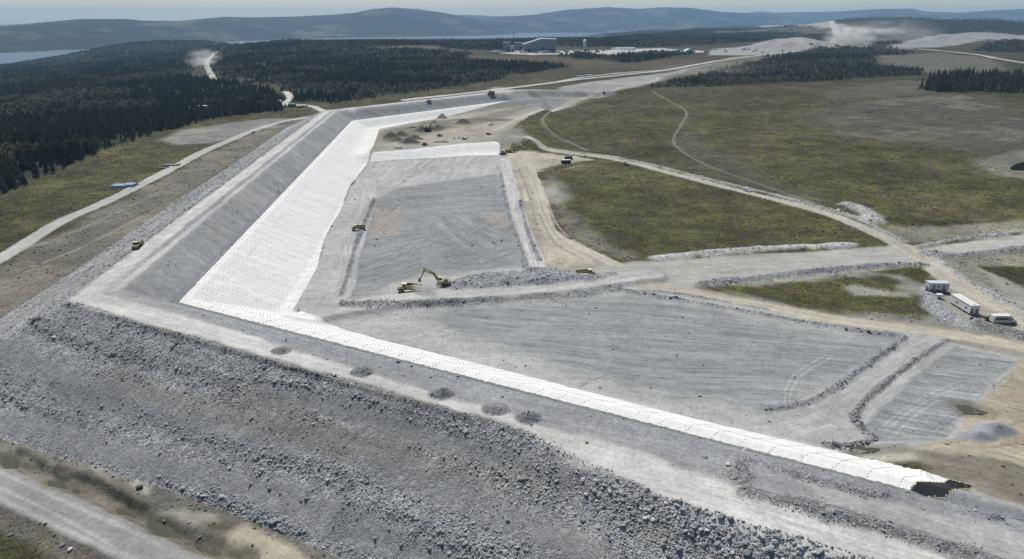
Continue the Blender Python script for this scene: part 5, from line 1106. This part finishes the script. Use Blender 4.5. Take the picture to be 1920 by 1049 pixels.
for i, (x, y, s_) in enumerate([(212, 893, .9), (9, 740, 1.0), (315, 726, .8), (148, 770, .9), (200, 829, .8), (332, 935, 1.1), (300, 850, .8), (505, 916, 1.0), (575, 935, 1.0), (470, 908, .9), (525, 925, .7), (565, 938, .7), (805, 1028, 1.1), (787, 995, .8), (752, 1022, .9), (703, 1009, .9), (925, 875, .9), (952, 976, .9), (1220, 727, .7), (655, 651, .6), (580, 726, 1.1), (1100, 830, .8), (97, 512, 1.0), (120, 500, .9), (100, 510, .8), (1243, 1020, 1.2), (1400, 1035, 1.5), (1273, 1028, 1.4), (1352, 968, 1.4), (1370, 972, 1.3), (1435, 1012, 1.3), (1660, 590, .9), (1460, 565, .8), (20, 1003, 1.0), (85, 982, .9), (117, 1022, 1.1), (1640, 452, 1.0), (1700, 240, 1.2), (1303, 252, 1.6), (1695, 397, 1.0), (1516, 364, 1.3), (1073, 380, 1.0)]):
    o = bpy.data.objects.new('boulder', bl[i % 5]); COL.objects.link(o); put(o, x, y, random.uniform(0, 360), .15*s_, s_*1.15); o.scale.z *= .8; tag(o, 'grey boulder lying loose, larger than the stones round it', 'boulder', 'loose grey boulders')

# ------------------------------------------------------------------ the far works
def far(px, py): p = upt(px, py); return Vector((p[0], p[1], land_z(*p))), np.hypot(*p)/ (F*.93)
p, mpp = far(1012, 99)
t = thing('mill_building', 'large blue grey mill hall with a bright sloping roof edge, above the far site', 'building'); t.location = p
w = mpp*.80; Hh = 25*w
MB().prism([(-34*w, -4), (34*w, -4), (34*w, 25*w), (3*w, 26*w), (-34*w, 15*w)], 0, 40).build('hall', M['clad'], t)
MB().prism([(-35*w, 15*w), (3*w, 26.2*w), (34.5*w, 25.2*w), (34.5*w, 26.6*w), (3*w, 27.8*w), (-35*w, 16.6*w)], -1.5, 41).build('roof', M['metal_roof'], t)
MB().box((-22*w, -.3, 4*w), (6*w, .8, 7*w)).build('door', M['steel'], t)
MB().box((14*w, -8, 3*w), (16*w, 15, 5*w)).build('annex', M['silo'], t); MB().box((8*w, -.3, 8*w), (4*w, .8, 4*w)).box((22*w, -.3, 6*w), (14*w, .8, 3*w)).build('window', M['glass'], t)
def block(px, py, wpx, hpx, depth, mat, roofm, label, name='shed', cat='building', grp=None):
    p, m_ = far(px, py); t = thing(name, label, cat, grp); t.location = p; L = wpx*m_; h = hpx*m_
    MB().box((0, depth/2, h/2-1), (L, depth, h+2)).build('wall', mat, t); MB().box((0, depth/2, h+.3), (L+1, depth+1, .9)).build('roof', roofm, t); MB().box((L*.2, -.15, h*.3), (L*.18, .3, h*.55)).build('door', M['steel'], t); return t
block(950, 98, 13, 15, 30, M['clad'], M['clad'], 'tall blue grey block at the left end of the far site')
block(973, 95, 15, 12, 30, M['clad'], M['clad'], 'blue grey block joined to the left of the mill hall')
block(960, 98, 7, 10, 15, M['silo'], M['metal_roof'], 'small pale block standing before the blue grey blocks')
block(1175, 94, 30, 3, 20, M['white'], M['white'], 'low long white shed right of the silo')
p, m_ = far(1096, 95); t = thing('silo', 'slim pale silo tower standing alone right of the mill hall', 'silo'); t.location = p; MB().tube((0, 0, -2), (0, 0, 16*m_), 2.6*m_, 18).build('shaft', M['silo'], t, True); MB().tube((0, 0, 16*m_), (0, 0, 17*m_), 2.6*m_, 18, .8*m_).build('cap', M['metal_roof'], t)
p, m_ = far(965, 98); t = thing('crane', 'thin dark crane rising behind the left blocks of the far site', 'crane'); t.location = p+Vector((0, 60, 0)); MB().box((0, 0, 1.5), (8, 5, 4)).build('base', M['yellow'], t); MB().tube((0, 0, 2), (-2.0*m_, 0, 36*m_), .9, 6, .5).build('jib', M['steel'], t); MB().tube((-2*m_, 0, 36*m_), (-2*m_, 0, 10*m_), .2, 4).build('cable', M['steel'], t)
# ribs of a steel frame laid out on the site
fr0 = None
for k in range(8):
    p, m_ = far(1143+k*5.2, 99)
    if fr0 is None:
        fr0 = thing('steel_frame', 'leaning white steel frame in the row right of the silo', 'steel frame', 'row of white steel frames'); MB().tube((0, 0, 0), (14, 20, 15), .8, 6).build('strut', M['white'], fr0); MB().tube((14, 20, 15), (18, 40, 0), .8, 6).build('leg', M['white'], fr0); o = fr0
    else: o = copy_thing(fr0)
    o.location = p
# dome tent
p, m_ = far(1292, 101); t = thing('dome_tent', 'white domed fabric tent left of the quarry heaps', 'tent'); t.location = p; R = 9*m_; mb = MB(); vs = []
for i in range(9):
    for x in (-1, 1): vs.append((x*R*.0+R*math.cos(math.pi*i/8), x*12, R*.85*math.sin(math.pi*i/8)))
mb.add(vs, [(2*i, 2*i+1, 2*i+3, 2*i+2) for i in range(8)]+[tuple(range(0, 18, 2)), tuple(range(1, 18, 2))[::-1]]).build('canvas', M['white'], t, False); MB().box((0, -12.2, R*.28), (R*.6, .4, R*.5)).build('door', M['steel'], t)
# stores and vehicles of the works
cb = {}
for k in range(72):
    x = random.choice([random.uniform(925, 945), random.uniform(975, 1090), random.uniform(1040, 1140), random.uniform(1185, 1330)]); y = random.uniform(95.5, 101)
    mt = random.choice(['white', 'white', 'cream', 'silo', 'red', 'btrim', 'yellow'])
    if mt not in cb:
        o = container('%s container on the far works yard' % {'white': 'white', 'cream': 'cream', 'silo': 'grey', 'red': 'rust red', 'btrim': 'blue', 'yellow': 'yellow'}[mt], 12, 4, 4, M[mt], M['white' if mt != 'red' else 'red'], group='%s containers on the far works yard' % mt.replace('btrim', 'blue').replace('silo', 'grey').replace('red', 'rust red')); cb[mt] = o
    else: o = copy_thing(cb[mt])
    p, m_ = far(x, y); o.location = p; o.rotation_euler = (0, 0, random.uniform(-.5, .5)); q_ = random.uniform(.5, 1.1); o.scale = (q_*random.uniform(.7, 1.5), q_, q_*random.uniform(.7, 1.4))
for k in range(10):
    p, m_ = far(random.uniform(1336, 1500), random.uniform(92, 99)); o = copy_thing(cb['white'] if 'white' in cb else list(cb.values())[0], 'white box unit among the quarry heaps', 'white boxes at the quarry'); o.location = p; o.rotation_euler = (0, 0, random.uniform(-.5, .5))
for k, (x, y, w_, lab) in enumerate(((382, 204, 15, 'long low white cabin in the woods, leftmost of the camp'), (491, 196, 9, 'white cabin with pale roof between the trees of the camp'), (524, 194, 8, 'pale cabin right of the white camp cabin'), (548, 201, 12, 'dark blue shed at the edge of the woods beside the road'))):
    p = spot(x, y); t = thing('camp_cabin', lab, 'cabin'); L = w_*.72; t.location = p; mt = M['clad'] if k == 3 else M['white']
    MB().box((0, 0, 1.6), (L, 4, 3.6)).build('wall', mt, t); MB().prism([(-L/2-.2, 3.4), (L/2+.2, 3.4), (L/2+.2, 3.7), (-L/2-.2, 3.7)], -2.2, 2.2).build('roof', M['white'] if k < 3 else M['btrim'], t); MB().box((L*.2, -2.02, 1.2), (1, .06, 2)).build('door', M['door'], t); MB().box((-L*.2, -2.02, 1.9), (1.3, .06, .9)).build('window', M['glass'], t)
for k, (x, y) in enumerate(((568, 201), (574, 200), (561, 203))):
    m = pickup(['dark pickup truck, leftmost parked by the woodland shed', 'white pickup truck parked between two dark ones by the shed', 'dark pickup truck nearest the meadow by the shed'][k], [M['black'], M['white'], M['steel']][k]); put(m, x, y, 20*k)
# poles
pol = None
for k, (x, y, h) in enumerate(((371, 150, 34), (376, 146, 30), (711, 99, 24), (781, 99, 22), (969, 102, 38), (1005+15, 102, 20))):
    p, m_ = far(x, y); t = thing('power_pole', ['slim power pole, tallest beside the woodland road', 'slim power pole just right of the tallest by the woodland road', 'power pole above the far clearing, left one', 'power pole above the far clearing, right one', 'tall mast in front of the left blocks of the far site', 'short mast before the mill hall'][k], 'pole'); t.location = p
    hh = h*m_*.7; MB().tube((0, 0, -1), (0, 0, hh), .35+.1*m_, 6, .25).build('shaft', M['steel'], t); MB().box((0, 0, hh*.93), (3.5, .3, .3)).build('crossarm', M['steel'], t)

# ------------------------------------------------------------------ airborne dust (local plumes) and the air itself
def dust(name, px, py, size, deg, dens, lift, label, seed=0, noise=1.4, color=(.98, .97, .94)):
    import bmesh
    bm = bmesh.new(); bmesh.ops.create_icosphere(bm, subdivisions=3, radius=1.0); me = bpy.data.meshes.new(name); bm.to_mesh(me); bm.free()
    o = bpy.data.objects.new(name, me); COL.objects.link(o); o.location = spot(px, py)+Vector((0, 0, lift)); o.rotation_euler = (0, 0, math.radians(deg)); o.scale = size; tag(o, label, None, None, 'stuff')
    m_ = bpy.data.materials.new(name); m_.use_nodes = True; t = m_.node_tree; t.nodes.remove(t.nodes['Principled BSDF']); N = NB(t); out = t.nodes['Material Output']
    tc = N.n('ShaderNodeTexCoord'); ln = N.n('ShaderNodeVectorMath', operation='LENGTH'); N.l(tc.outputs['Object'], ln.inputs[0])
    ad = N.n('ShaderNodeVectorMath', operation='ADD'); N.l(tc.outputs['Object'], ad.inputs[0]); ad.inputs[1].default_value = (seed, seed*.7, 0)
    nn = N.noise(ad.outputs[0], noise*1.5, 6, .65); fall = N.m('SUBTRACT', 1.0, ln.outputs['Value'], clamp=True); q = N.m('MULTIPLY', N.m('POWER', fall, 1.3), N.rng(nn, .42, .66, 0, 1.3))
    pv = N.n('ShaderNodeVolumePrincipled'); pv.inputs['Color'].default_value = color+(1,); pv.inputs['Anisotropy'].default_value = .45; N.l(N.m('MULTIPLY', q, dens), pv.inputs['Density']); N.l(pv.outputs[0], out.inputs['Volume'])
    me.materials.append(m_); m_.cycles.volume_step_rate = 1.0; return o
dust('dust_cloud', 800, 549, (6.5, 4.5, 3.6), 10, 1.6, 1.6, 'pale dust rising between the excavator bucket and the dump truck', 3, 1.6)
dust('dust_cloud', 815, 556, (9, 5, 1.8), 0, .6, .8, 'thin dust drifting low below the excavator', 5, 1.6)
dust('dust_cloud', 938, 177, (20, 9, 6), 20, .4, 3, 'dust trail behind the truck on the far crest road', 7, 1.6)
dust('dust_cloud', 960, 186, (45, 25, 6), 20, .03, 3, 'thin dust settling above the end of the white liner', 9, 1.6)
dust('dust_cloud', 1590, 88, (95, 60, 46), 0, .13, 22, 'big pale dust cloud boiling over the quarry', 11, 1.9)
dust('dust_cloud', 1660, 80, (260, 120, 70), 0, .011, 35, 'thin dust veil drifting right from the quarry', 13, 1.5)
dust('dust_cloud', 384, 122, (45, 90, 32), 0, .035, 14, 'dust hanging over the road through the left woods', 15, 1.7)
dust('dust_cloud', 500, 241, (16, 5, 3), 25, .3, 1, 'dust trail behind the white pickup on the access road', 17, 1.6)
dust('dust_cloud', 1035, 372, (15, 26, 6), 0, .10, 2, 'thin dust drifting off the sandy track onto the moor', 19, 1.5)
dust('dust_cloud', 1330, 140, (160, 60, 20), 10, .006, 8, 'thin dust veil before the wooded rise', 21, 1.4)
hz = MB().box((0, 10500, 300), (70000, 29500, 1000)).build('haze', bpy.data.materials.new('haze')); hz['kind'] = 'stuff'
zb = -187.0; me = hz.data
for v_ in me.vertices: v_.co.z = zb if v_.co.z < 300 else 330.0
hm_ = me.materials[0]; hm_.use_nodes = True; t = hm_.node_tree; t.nodes.remove(t.nodes['Principled BSDF']); pv = t.nodes.new('ShaderNodeVolumePrincipled'); pv.inputs['Color'].default_value = (.42, .69, 1.0, 1); pv.inputs['Density'].default_value = 4.5e-5; pv.inputs['Anisotropy'].default_value = .1
t.links.new(pv.outputs[0], t.nodes['Material Output'].inputs['Volume'])
